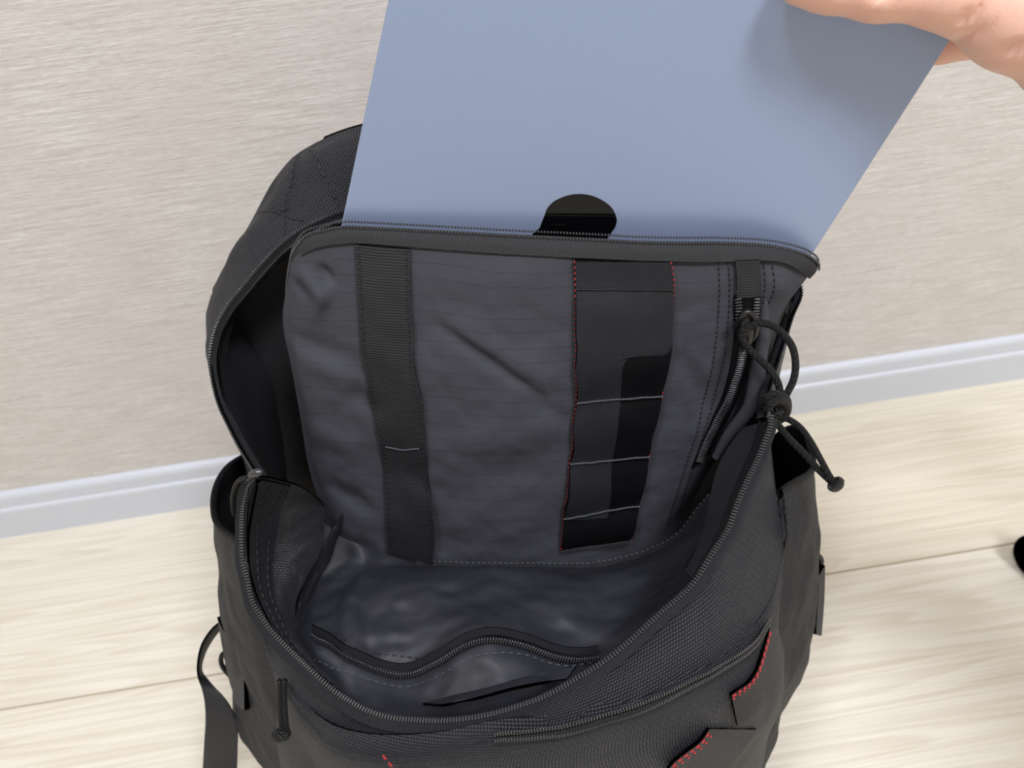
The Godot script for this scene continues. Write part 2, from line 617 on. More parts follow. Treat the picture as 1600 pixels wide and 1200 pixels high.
	M.paint = plain(Color(0.81, 0.825, 0.855), 0.35, 0.5)
	M.ceiling = plain(Color(0.9, 0.89, 0.87), 0.9)
	# pale wood, long grain
	var g1 := seamless(48, 256, 41, 0.022, 3)
	g1.resize(1024, 1024, Image.INTERPOLATE_CUBIC)
	var g2 := seamless(24, 1024, 42, 0.16, 3)
	g2.resize(1024, 1024, Image.INTERPOLATE_CUBIC)
	var g3 := seamless(128, 512, 43, 0.06, 3)
	g3.resize(1024, 1024, Image.INTERPOLATE_CUBIC)
	var grain := picture(1024, 1024, func(x: int, y: int):
		var a := g1.get_pixel(x, y).r
		var ring := fposmod(a * 9.0 + 0.25 * g3.get_pixel(x, y).r, 1.0)
		var band := ring if ring < 0.8 else (1.0 - ring) * 4.0
		var t := clampf(0.95 - 0.38 * band + 0.4 * (g2.get_pixel(x, y).r - 0.5) + 0.35 * (g3.get_pixel(x, y).r - 0.5), 0, 1)
		return Color(0.76, 0.71, 0.635).lerp(Color(0.905, 0.882, 0.825), t))
	var gt := tex(grain)
	M.planks = []
	for k in 4:
		var m := plain([Color(1, 1, 1), Color(0.985, 0.98, 0.96), Color(1, 0.995, 0.97), Color(0.97, 0.965, 0.95)][k], 0.38, 0.4)
		m.albedo_texture = gt
		m.uv1_triplanar = true
		m.uv1_world_triplanar = true
		m.uv1_scale = Vector3(1 / 1.5, 1 / 0.42, 1 / 0.42)
		m.uv1_offset = Vector3(0.37 * k, 0, 0.29 * k)
		M.planks.append(m)
	M.lamp = plain(Color(1, 1, 1), 0.5)
	M.lamp.emission_enabled = true
	M.lamp.emission = Color(1, 0.97, 0.92)
	M.lamp.emission_energy_multiplier = 1.2

# ---------------------------------------------------------------- the scene
func _ready() -> void:
	var cam := Camera3D.new()
	cam.name = "camera"
	add_child(cam)
	cam.transform = CAMERA_POSE
	cam.fov = rad_to_deg(2.0 * atan(600.0 / 1200.0))
	var lens := CameraAttributesPhysical.new()
	lens.frustum_focal_length = 24.0  # 53.13 degrees high
	lens.frustum_focus_distance = 0.345
	lens.frustum_near = 0.02
	lens.frustum_far = 20.0
	lens.exposure_aperture = 11.0
	cam.attributes = lens
	cam.current = true
	var env := Environment.new()
	env.background_mode = Environment.BG_COLOR
	env.background_color = Color(0.02, 0.02, 0.02)
	env.tonemap_mode = Environment.TONE_MAPPER_LINEAR
	env.tonemap_exposure = 0.885
	env.sdfgi_enabled = true
	env.ssao_enabled = true
	env.ssil_enabled = true
	var we := WorldEnvironment.new()
	we.name = "world_environment"
	we.environment = env
	add_child(we)
	lamp_light("light", Vector3(0.7, 2.28, 1.3), Vector2(0.5, 0.5), 5.6)
	lamp_light("light", Vector3(-0.6, 2.28, 1.05), Vector2(0.35, 0.35), 2.4)

	make_materials()
	room()
	backpack()
	laptop()
	person()
	caster()

func lamp_light(called: String, at: Vector3, size: Vector2, energy: float) -> void:
	var l := AreaLight3D.new()
	l.name = called
	add_child(l, true)
	l.position = at
	l.rotation.x = -PI / 2
	l.area_size = size
	l.area_normalize_energy = true
	l.light_energy = energy
	l.light_color = Color(0.957, 0.968, 1.0)
	l.shadow_enabled = true
	l.area_range = 12.0
	l.area_attenuation = 2.0

func block(size: Vector3) -> BoxMesh:
	var b := BoxMesh.new()
	b.size = size
	return b

func room() -> void:
	var x0 := -1.7
	var x1 := 1.9
	var z1 := 3.4
	var w := x1 - x0
	var cx := (x0 + x1) / 2
	struct("wall_back", block(Vector3(w + 0.2, 2.4, 0.1)), M.wallpaper, Vector3(cx, 1.2, -0.05))
	struct("wall_front", block(Vector3(w + 0.2, 2.4, 0.1)), M.wallpaper, Vector3(cx, 1.2, z1 + 0.05))
	struct("wall_left", block(Vector3(0.1, 2.4, z1)), M.wallpaper, Vector3(x0 - 0.05, 1.2, z1 / 2))
	struct("wall_right", block(Vector3(0.1, 2.4, z1)), M.wallpaper, Vector3(x1 + 0.05, 1.2, z1 / 2))
	struct("ceiling", block(Vector3(w + 0.2, 0.1, z1 + 0.2)), M.ceiling, Vector3(cx, 2.45, z1 / 2))
	var fl := struct("floor", block(Vector3(w + 0.2, 0.05, z1 + 0.2)), plain(Color(0.66, 0.58, 0.46), 0.8), Vector3(cx, -0.0275, z1 / 2))
	# planks run along the wall; each is bevelled so that a groove shows between them
	var pw := 0.2166
	var made := {}
	for r in 16:
		var start := x0 - fposmod(r * 0.613, 0.9)
		while start < x1:
			var a := maxf(start, x0)
			var b := minf(start + 1.82, x1)
			if b - a > 0.05:
				var key := roundi((b - a) * 1000)
				if not made.has(key): made[key] = box_mesh(Vector3(b - a - 0.0008, 0.012, pw - 0.0014), 0.0016)
				var o := obj("plank", made[key], M.planks[(r * 3 + roundi(start * 7)) & 3], fl)
				o.position = Vector3((a + b) / 2 - cx, -0.006 + 0.0275, pw * (r + 0.5) - z1 / 2)
			start += 1.82
	# baseboards with a stepped, rounded profile
	var prof := [Vector2(0, 0), Vector2(0.0095, 0), Vector2(0.0095, 0.0365), Vector2(0.0088, 0.0392), Vector2(0.0066, 0.041), Vector2(0.0066, 0.0525), Vector2(0.0062, 0.0550), Vector2(0.0048, 0.0577), Vector2(0.0025, 0.0592), Vector2(0, 0.0598)]
	for s in [["baseboard_back", Transform3D(Basis(), Vector3(x0, 0, 0)), w], ["baseboard_left", Transform3D(Basis(Vector3.UP, PI / 2), Vector3(x0, 0, z1)), z1], ["baseboard_right", Transform3D(Basis(Vector3.UP, -PI / 2), Vector3(x1, 0, 0)), z1], ["baseboard_front", Transform3D(Basis(Vector3.UP, PI), Vector3(x1, 0, z1)), w]]:
		var b := Builder.new()
		for k in prof.size() - 1:
			var d: Vector2 = prof[k + 1] - prof[k]
			var nn := Vector3(0, -d.x, d.y).normalized()
			var first := b.v.size()
			for e in [prof[k], prof[k + 1]]:
				for xx in [0.0, s[2]]:
					b.v.append(Vector3(xx, e.y, e.x))
					b.n.append(nn)
					b.t.append(Vector2(xx, e.y))
			b.quad(first, first + 2, first + 3, first + 1)
		var o := struct(s[0], b.commit(), M.paint)
		o.transform = s[1]
	for s in [[Vector3(0.7, 2.4, 1.3), 0.5, "square white ceiling lamp above the right of the backpack"], [Vector3(-0.6, 2.4, 1.05), 0.35, "smaller square white ceiling lamp above the left of the room"]]:
		var t := thing("ceiling_lamp", s[2], "lamp", Transform3D(Basis(), s[0]))
		var size: float = s[1]
		obj("housing", box_mesh(Vector3(size + 0.06, 0.07, size + 0.06), 0.012), M.paint, t).position.y = -0.0351
		obj("diffuser", box_mesh(Vector3(size, 0.03, size), 0.01), M.lamp, t).position.y = -0.086

func backpack() -> void:
	var bag := thing("backpack", "black nylon backpack standing unzipped and gaping on the wooden floor in front of the wall", "backpack", BAG_POSE)
	rear_shell(bag)
	var panel := sleeve_panel(bag)
	zip_pocket(bag, panel)
	inside(bag)
	front(bag)
	sides(bag)

func rear_shell(bag: Node3D) -> void:
	# back seam, crown of the gusset and the edge of the main zip, from low on the left over the top to low on the right
	var seam := c([-184.2, 210.6, -85, -180.8, 244.3, -85, -179, 286.3, -85, -179, 326.2, -83, -187.6, 354.9, -80, -196.1, 375.2, -75, -191, 389.5, -70, -184, 401.6, -69, -175.2, 413.7, -69, -165.4, 426.6, -70, -155.9, 440.6, -71, -149.6, 449.4, -72, -138.4, 461.1, -73, -128.1, 467.5, -74, -115.4, 472.9, -75, -99.5, 477.5, -76, -73.6, 481.8, -78, -32.8, 482.4, -80, 15.2, 480.7, -80, 57.1, 474.4, -80, 86.6, 460.5, -80, 112.3, 437.8, -84, 131.2, 406.4, -86, 141.2, 364.8, -86, 137.8, 313.3, -80, 142.8, 252.3, -80])
	var crown := c([-182.7, 268.1, -30, -185.8, 282.9, -45, -195.2, 302.7, -60, -199.5, 328.1, -64, -199.4, 352.3, -64, -197, 374.6, -61, -187.5, 393.6, -58, -179.3, 405.8, -56, -168.5, 419.3, -54, -157.4, 431.7, -54, -146.8, 442.5, -55, -139.9, 449.6, -56, -129.8, 458.6, -57, -120.3, 464.2, -58, -109.2, 468.6, -60, -95.4, 471.2, -62, -69.5, 474.1, -64, -32.9, 474.7, -66, 14.2, 472.7, -66, 55.3, 465.7, -66, 87.7, 451.8, -66, 112.5, 429.7, -68, 135.1, 402.3, -70, 146.9, 374, -70, 144.5, 341.5, -62, 128.6, 319.3, -25])
	var edge := c([-146.6, 338, 44, -152.2, 337.7, 35, -162.7, 337.7, 18, -172.1, 339.2, 2, -180.6, 343.6, -12, -185.5, 351.9, -22, -187.2, 363.4, -29, -185.5, 371.7, -32, -181.8, 381.1, -34, -173.6, 393.1, -35, -163.5, 403.7, -36, -155.6, 412.2, -37, -147.6, 419.9, -37, -139.9, 426.8, -37, -129.2, 433.6, -38, -119.7, 438.2, -38, -108, 442.2, -39, -85.6, 445.6, -40, -46.3, 447.6, -41, -0.3, 446.8, -42, 47.3, 442.5, -48, 90.7, 432.6, -54, 123.3, 417.8, -56, 138, 398.1, -40, 130.5, 384.3, -26, 111.5, 364.6, 10, 97.9, 368.4, 45])
	var g := loft([seam, crown, edge], 150, 26)
	g.refresh()
	crumple(g, 0.003, 0.05, 3)
	var shell := obj("rear_shell", sheet(g, 0.0015), M.nylon, bag)
	tell(shell, "black ballistic nylon back half of the pack")
	# seams sewn across it
	for q in [c([-127.9, 468.4, -70, -121.1, 463.7, -60, -114, 452.4, -50, -108.3, 442.9, -41]), c([-132.7, 462.8, -70, -133.7, 452.2, -60, -138.1, 439.9, -55, -138.7, 428.5, -40]), c([-159.2, 434.6, -65, -151, 434.7, -60, -142, 434.5, -58, -132.2, 438.1, -55]), c([-141.4, 434.1, -57, -131.3, 434.1, -48, -124.9, 435.3, -42])]:
		obj("seam_stitching", stitches(lay(g, smooth_curve(q, 30), 0.0002), 0.0026, 0.0012, 0.0005), M.thread, shell)
	var e := g.row(g.nv - 1)
	var inward := func(f): return (Vector3(-0.02, 0.18, -0.04) - e[int(f * (e.size() - 1))]).normalized()
	var zt := obj("zipper_tape", sheet(facing(strip(e, func(f): return ((Vector3(-0.02, 0.25, -0.07) - e[int(f * (e.size() - 1))]).normalized()), 0.006, 150), ABOVE), 0.001), M.tape_dark, shell)
	stuff(obj("zipper_teeth", teeth(e, inward, 0.0020, 0.0006, 0.0016), M.teeth, shell))
	# the inside of the gusset and the back wall
	var inner_edge := PackedVector3Array()
	var inner_seam := PackedVector3Array()
	var rr := g.row(0)
	for k in e.size():
		inner_edge.append(e[k] + (Vector3(-0.02, 0.25, -0.03) - e[k]).normalized() * 0.005)
		inner_seam.append(rr[k] + (Vector3(-0.02, 0.25, -0.05) - rr[k]).normalized() * 0.006)
	var mid := PackedVector3Array()
	for k in e.size(): mid.append(inner_edge[k].lerp(inner_seam[k], 0.5) + (inner_seam[k] - Vector3(-0.02, 0.25, -0.05)).normalized() * 0.004)
	var ig := loft([inner_seam, mid, inner_edge], 120, 20)
	facing(ig, Vector3(-0.02, 0.3, 0.0))
	var lin := obj("gusset_lining", sheet(ig, 0.0008), M.nylon_inside, bag)
	tell(lin, "dark coated inside of the back gusset")
	var vel := strip(inner_edge, func(f): return (inner_seam[int(f * (e.size() - 1))] - inner_edge[int(f * (e.size() - 1))]).normalized(), 0.008, 150)
	for k in vel.p.size(): vel.p[k] += (Vector3(-0.02, 0.25, -0.02) - vel.p[k]).normalized() * 0.0012
	vel.refresh()
	facing(vel, Vector3(-0.02, 0.3, 0.02))
	obj("binding_tape", sheet(vel, 0.0008), M.velour, lin)
	# back wall from the floor to the top seam
	var top := PackedVector3Array()
	for k in range(int(g.nu * 0.40), int(g.nu * 0.72)): top.append(rr[k])
	var left := PackedVector3Array()
	var right := PackedVector3Array()
	var back := loft([top, c([-195, 374.7, -76, -127.7, 374.5, -82, -35.1, 371.5, -86, 59.4, 370.2, -86, 125.1, 371.5, -81]), c([-179.3, 285.7, -86, -123, 282.1, -90, -37, 279.2, -92, 67.4, 278.6, -90, 142.7, 283, -81]), c([-181.1, 243.6, -86, -127.4, 239.6, -90, -37.9, 236.3, -92, 70.8, 235.5, -90, 147.1, 240.7, -81]), c([-185.8, 203.1, -87, -132.8, 187.4, -90, -39.1, 177.3, -92, 75, 182.6, -90, 150.9, 200.6, -81]), c([-135, 7.7, -70, -70, 14.9, -75, 0, 21.9, -76, 70, 28.5, -75, 125, 32.9, -70])], 60, 60)
	facing(back, Vector3(0, 0.3, 1))
	obj("back_panel", sheet(back, 0.004), M.nylon_inside, bag)

func ridge(p: Vector3, a: Vector2, b: Vector2, wide: float, high: float) -> float:
	var q := Vector2(p.x, p.y)
	var d := b - a
	var t := (q - a).dot(d) / d.length_squared()
	var tc := clampf(t, 0, 1)
	var off := q.distance_to(a + d * tc)
	return high * exp(-off * off / (wide * wide)) * sin(PI * clampf(t * 0.8 + 0.1, 0.02, 0.98))

func spot(q: PackedVector3Array, k: int) -> Vector2:
	return Vector2(q[k].x, q[k].y)

func sleeve_panel(bag: Node3D) -> Grid:
	var top := c([-131.1, 421, -12, -126.5, 429.7, -3, -122.2, 434.3, -0, -116.7, 437.5, 1, -109.6, 439.6, 1, -94.5, 440.7, 1, -57.2, 437.8, 2, -24.2, 434.2, 2, 7.7, 431.9, 2, 41.6, 430.2, 1, 65, 428.9, 0, 85.1, 429, -0, 98.4, 429.1, -1, 109.6, 427.5, -3, 119.4, 422.3, -6, 128.6, 415.4, -12])
	var bottom := c([-123.5, 221.6, -0, -92.8, 212.1, 2, -61.5, 209.5, 3, -22, 205.8, 3, 17.7, 207.4, 3, 49.4, 211, 2, 74.6, 221.8, -0, 80.6, 232.9, -2])
	var r1 := c([-138.2, 394.7, -12, -125.6, 402.4, -1, -96.4, 405.2, 3, -52.5, 405.5, 5, -5.6, 403.7, 4, 42.3, 400.4, 2, 75, 398, -0, 98.4, 396, -2, 116.8, 393.1, -10])
	var r2 := c([-138.5, 366.8, -14, -126.3, 374.4, -1, -85.9, 378.4, 5, -40.7, 379.3, 8, 4.5, 375.4, 6, 44.5, 370.1, 3, 78.8, 366, -0, 96.9, 362.8, -3, 114.2, 356.4, -14])
	var r3 := c([-138.1, 333.3, -14, -123.7, 341.9, -0, -82.2, 343, 6, -35, 343.3, 9, 5.7, 337.4, 6, 44.2, 332, 2, 76.5, 329.4, -1, 93.4, 326.7, -4, 105.8, 322.9, -12])
	var r4 := c([-137.9, 298.3, -14, -122, 302.4, -2, -78.4, 302.3, 5, -35.9, 300.7, 8, 6.8, 296.9, 6, 43.6, 293, 2, 69.7, 292.4, -1, 81.5, 291.3, -4, 92.2, 291.9, -12])
	var r5 := c([-131.2, 256.2, -10, -112.1, 257.1, -0, -78.1, 254.9, 4, -36.9, 254.2, 6, 8.4, 251.3, 4, 39, 251.9, 1, 61.8, 255.5, -0, 73.9, 256.7, -4, 84, 257.1, -12])
	var g := loft([top, r1, r2, r3, r4, r5, bottom], 150, 130)
	var creases := [
		[c([-59.4, 399.9, 0, -4.6, 356.9, -0]), 0.0030, -0.0026], [c([-55.9, 404.7, -0, 0.3, 365.3, -0]), 0.006, 0.0018],
		[c([-122.6, 427, -0, -111.2, 410.9, -0]), 0.004, 0.0035], [c([-112.7, 428.5, 0, -107, 420.2, 0]), 0.0025, -0.003], [c([-110, 420.3, 0, -118.8, 400, -0]), 0.0045, 0.003], [c([-125.3, 420.5, -0, -120.8, 413.1, -0]), 0.003, -0.002],
		[c([-133.5, 390.3, -0, -99.6, 378.2, -0]), 0.006, -0.0028], [c([-131.3, 378.7, -0, -92.7, 365, -0]), 0.008, 0.002], [c([-106.1, 363.3, -0, -89.2, 347.3, -0]), 0.007, -0.002],
		[c([-55.2, 419.6, -0, 3.5, 425.4, -0]), 0.009, 0.0015], [c([-104.8, 327.2, -0, -131.9, 331.9, -0]), 0.008, 0.002],
		[c([-59.8, 326.3, -0, 9.3, 345.6, -0]), 0.012, 0.0018], [c([-57.7, 295.9, -0, 3.1, 320.9, -0]), 0.012, -0.0015], [c([-14.7, 357.9, 0, 10.5, 341.6, -0]), 0.005, -0.0018], [c([-58.5, 277.5, -0, 0.5, 276.2, -0]), 0.014, 0.0018],
		[c([59.7, 383.1, -0, 84.9, 344.3, -0]), 0.006, -0.002], [c([67.7, 344.6, 0, 62.1, 293.4, -0]), 0.008, 0.0018], [c([-125.8, 297.3, -0, -100.7, 278.4, -0]), 0.007, -0.003], [c([101.6, 422.5, -0, 118.5, 407.1, -0]), 0.006, 0.0025]]
	for k in g.p.size():
		for r in creases:
			g.p[k].z += ridge(g.p[k], spot(r[0], 0), spot(r[0], 1), r[1], r[2])
	g.refresh()
	crumple(g, 0.0016, 0.035, 12)
	var panel := obj("laptop_sleeve", sheet(g, 0.0012), M.ripstop, bag)
	tell(panel, "dark grey ripstop laptop sleeve")
	# zip along its top: a broad tape and a fine coil, the ends turned down behind
	var zip := c([-137.6, 400.9, -22, -134, 414, -16, -128.4, 428.5, -9, -124.6, 435.7, -5, -118.3, 442.7, -3, -109.4, 445.7, -2, -101.1, 447.2, -2, -92.2, 447.1, -2, -57.1, 444.8, -2, -19.5, 442.2, -2, 18.5, 439.9, -2, 39.9, 438.4, -2, 64.7, 437.4, -3, 78.9, 436.9, -4, 103.1, 434.6, -6, 120.6, 429.8, -9, 129, 425.2, -12, 133.4, 421.3, -15, 135.3, 417.4, -18])
	var zs := smooth_curve(zip, 160)
	var tape_foot := c([-134.5, 400.9, -14, -131.8, 412.6, -11, -126.7, 426.1, -4, -121, 432.9, 0.5, -115.3, 437, 2.2, -108.4, 439.2, 2.5, -100.6, 440, 2.5, -91.9, 440.2, 2.5, -57.1, 437.4, 3.5, -19.7, 434.1, 3.5, 18.2, 431.7, 3.5, 39.7, 430.3, 3, 64.4, 429.2, 2.5, 78.4, 428.8, 2, 98.8, 428.8, 1, 110.6, 426.6, -1, 119.1, 422.1, -4, 125.6, 417, -9, 130.4, 412.8, -14])
	var mid := PackedVector3Array()
	var tf := smooth_curve(tape_foot, 160)
	for k in 160: mid.append(zs[k].lerp(tf[k], 0.45) + Vector3(0, 0.0004, 0.0014))
	obj("zipper_tape", sheet(facing(loft([zs, mid, tf], 160, 12), ABOVE), 0.0012), M.tape, panel)
	var up := func(_f): return Vector3(0, 1, -0.35)
	var raised := PackedVector3Array()
	var behind := PackedVector3Array()
	for k in 160:
		raised.append(zs[k] + Vector3(0, -0.0003, 0.0016))
		behind.append(zs[k] + Vector3(0, 0.0016, -0.0006))
	stuff(obj("zipper_teeth", teeth(raised, up, 0.0016, 0.00055, 0.0015, 0.3), M.teeth_dull, panel))
	stuff(obj("zipper_teeth", teeth(behind, up, 0.0012, 0.00055, 0.0015), M.teeth_dull, panel))
	# left strap of ribbed webbing
	var s := loft([c([-94.5, 439.4, -0, -94.9, 423.4, -0, -95.5, 399.7, -0, -95, 381.8, -0, -94.2, 363.1, -0, -92.5, 341.4, -0, -91.7, 322.7, -0, -91.2, 304.6, -0, -91.6, 278.2, -0, -92.8, 254.1, 0, -94.4, 233.9, 0]), c([-68.8, 436.9, -0, -69.3, 416.4, -0, -69.8, 395.8, -0, -69.2, 379.6, -0, -67.8, 360.7, -0, -66.9, 340.9, -0, -66.4, 326.5, -0, -66.2, 298.3, 0, -66, 275.3, -0, -67.4, 248.6, 0, -68.4, 230.7, -0])], 100, 16)
	var ls := Grid.new()
	ls.nu = 16
	ls.nv = 100
	ls.p.resize(1600)
	for j in 100:
		for i in 16: ls.p[j * 16 + i] = s.p[i * 100 + j]
	laid(g, ls, func(_u, w): return 0.0018 + (0.0035 * sin(PI * (w - 0.62) / 0.38) if w > 0.62 else (0.0012 * sin(PI * w / 0.62))))
	var strap := obj("webbing_strap", sheet(ls, 0.0014), M.webbing, bag)
	tell(strap, "ribbed black webbing strap sewn on the sleeve")
	for col in [1, 14]:
		obj("seam_stitching", stitches(lay(ls, ls.column(col), 0.0003), 0.0022, 0.001, 0.0004), M.thread, strap)
	obj("bar_tack", stitches(lay(ls, smooth_curve(c([-88.7, 329.4, -0, -78.8, 328.4, -0, -69.3, 329.5, -0]), 20), 0.0006), 0.0011, 0.0001, 0.00055), M.thread_grey, strap)
	# right band of satin webbing, sewn down into loops with red edges
	var left_edge := c([8, 431.2, -0, 9.1, 415.4, -0, 9.7, 391.1, 0, 10.7, 363.3, -0, 10.1, 341.6, 0, 9.4, 321.7, 0, 7.9, 301.2, -0, 7.4, 282.1, -0, 6.8, 264.1, -0, 6, 251.8, -0])
	var right_edge := c([54.5, 429.3, -0, 57.3, 416.4, -0, 57.8, 395.7, 0, 57.1, 375.8, 0, 57.2, 364.4, -0, 55.6, 344.8, -0, 53.8, 325.9, -0, 52.4, 304.8, -0, 51.3, 286.7, -0, 49.2, 270.3, -0, 48, 256.8, 0])
	var band := spread(left_edge, right_edge, 24, 110)
	var tacks := [0.085, 0.425, 0.645, 0.85, 0.995]
	laid(g, band, func(_u, w):
		var lift := 0.0
		for k in 4:
			if w > tacks[k] and w < tacks[k + 1]: lift = 0.0032 * pow(sin(PI * (w - tacks[k]) / (tacks[k + 1] - tacks[k])), 0.6)
		return 0.0018 + lift)
	var web := obj("webbing_panel", sheet(band, 0.0012), M.satin_dark, bag)
	tell(web, "black satin webbing panel with red edge stitching")
	var over_edge := c([54.8, 429, -0, 56.9, 414.8, -0, 57.5, 395.7, -0, 55.3, 381.3, -0, 39.2, 381.6, -0, 33.9, 377.6, -0, 34.5, 362.9, -0, 34.5, 353.1, -0, 33.8, 337.1, -0, 32.9, 323.8, -0, 32.5, 311.7, -0, 32.4, 282.5, 0, 31.3, 275.5, -0])
	var over := spread(c([8.3, 430.5, -0, 9.5, 415.4, -0, 10, 391.1, -0, 11.1, 363.2, -0, 10.5, 341.6, -0, 9.8, 321.6, 0, 8.6, 301.2, -0, 8, 285.3, -0, 7.9, 276, -0]), over_edge, 20, 100)
	laid(band, over, func(_u, _w): return 0.0007)
	var facing := obj("webbing_facing", sheet(over, 0.0006), M.satin, web)
	tell(facing, "lighter ribbed strip along the webbing panel")
	for col in [0, 23]:
		var q := band.column(col)
		obj("red_stitching", stitches(lay(g, q, 0.0026), 0.0014, 0.0014, 0.0004), M.thread_red, web)
	for t in tacks:
		var j := int(t * 109)
		var q := band.row(j)
		for k in q.size(): q[k] += band.n[j * band.nu + k] * 0.0014
		obj("bar_tack", stitches(q, 0.0014, 0.0001, 0.0006 if t > 0.1 else 0.00045), M.thread_grey if t > 0.1 and t < 0.99 else M.thread, web)
	# the other wall of the sleeve, behind the laptop
	var rear := loft([c([-114.4, 431.8, -46, -54, 430.8, -47, 14.2, 428.7, -49, 84.2, 424.7, -52, 124, 413.3, -56]), c([-133.6, 349, -56, -58.4, 345.7, -60, 19, 341.9, -65, 98.8, 338.5, -69, 123, 337.6, -70]), c([-124.4, 228.1, -62, -64.4, 221.9, -68, 24.6, 215.8, -73, 70.1, 213.2, -75, 96.1, 224, -75])], 40, 40)
	obj("sleeve_back", sheet(rear, 0.002), M.lining_dark, panel)
	return g

# turns a grid so that its front looks towards a point
func facing(g: Grid, point: Vector3) -> Grid:
	var sum := 0.0
	for k in g.p.size(): sum += g.n[k].dot((point - g.p[k]).normalized())
	if sum < 0.0:
		var q := g.p.duplicate()
		for j in g.nv:
			for i in g.nu: g.p[j * g.nu + i] = q[j * g.nu + g.nu - 1 - i]
		g.refresh()
	return g

func soften(q: PackedVector3Array, passes: int) -> PackedVector3Array:
	for r in passes:
		var o := q.duplicate()
		for k in range(1, q.size() - 1): o[k] = q[k] * 0.5 + (q[k - 1] + q[k + 1]) * 0.25
		q = o
	return q

func spread(a: PackedVector3Array, b: PackedVector3Array, nu: int, nv: int) -> Grid:
	# a grid whose columns run along the two edges
	var ea := smooth_curve(a, nv)
	var eb := smooth_curve(b, nv)
	var g := Grid.new()
	g.nu = nu
	g.nv = nv
	for j in nv:
		for i in nu: g.p.append(ea[j].lerp(eb[j], i / (nu - 1.0)))
	g.refresh()
	return g

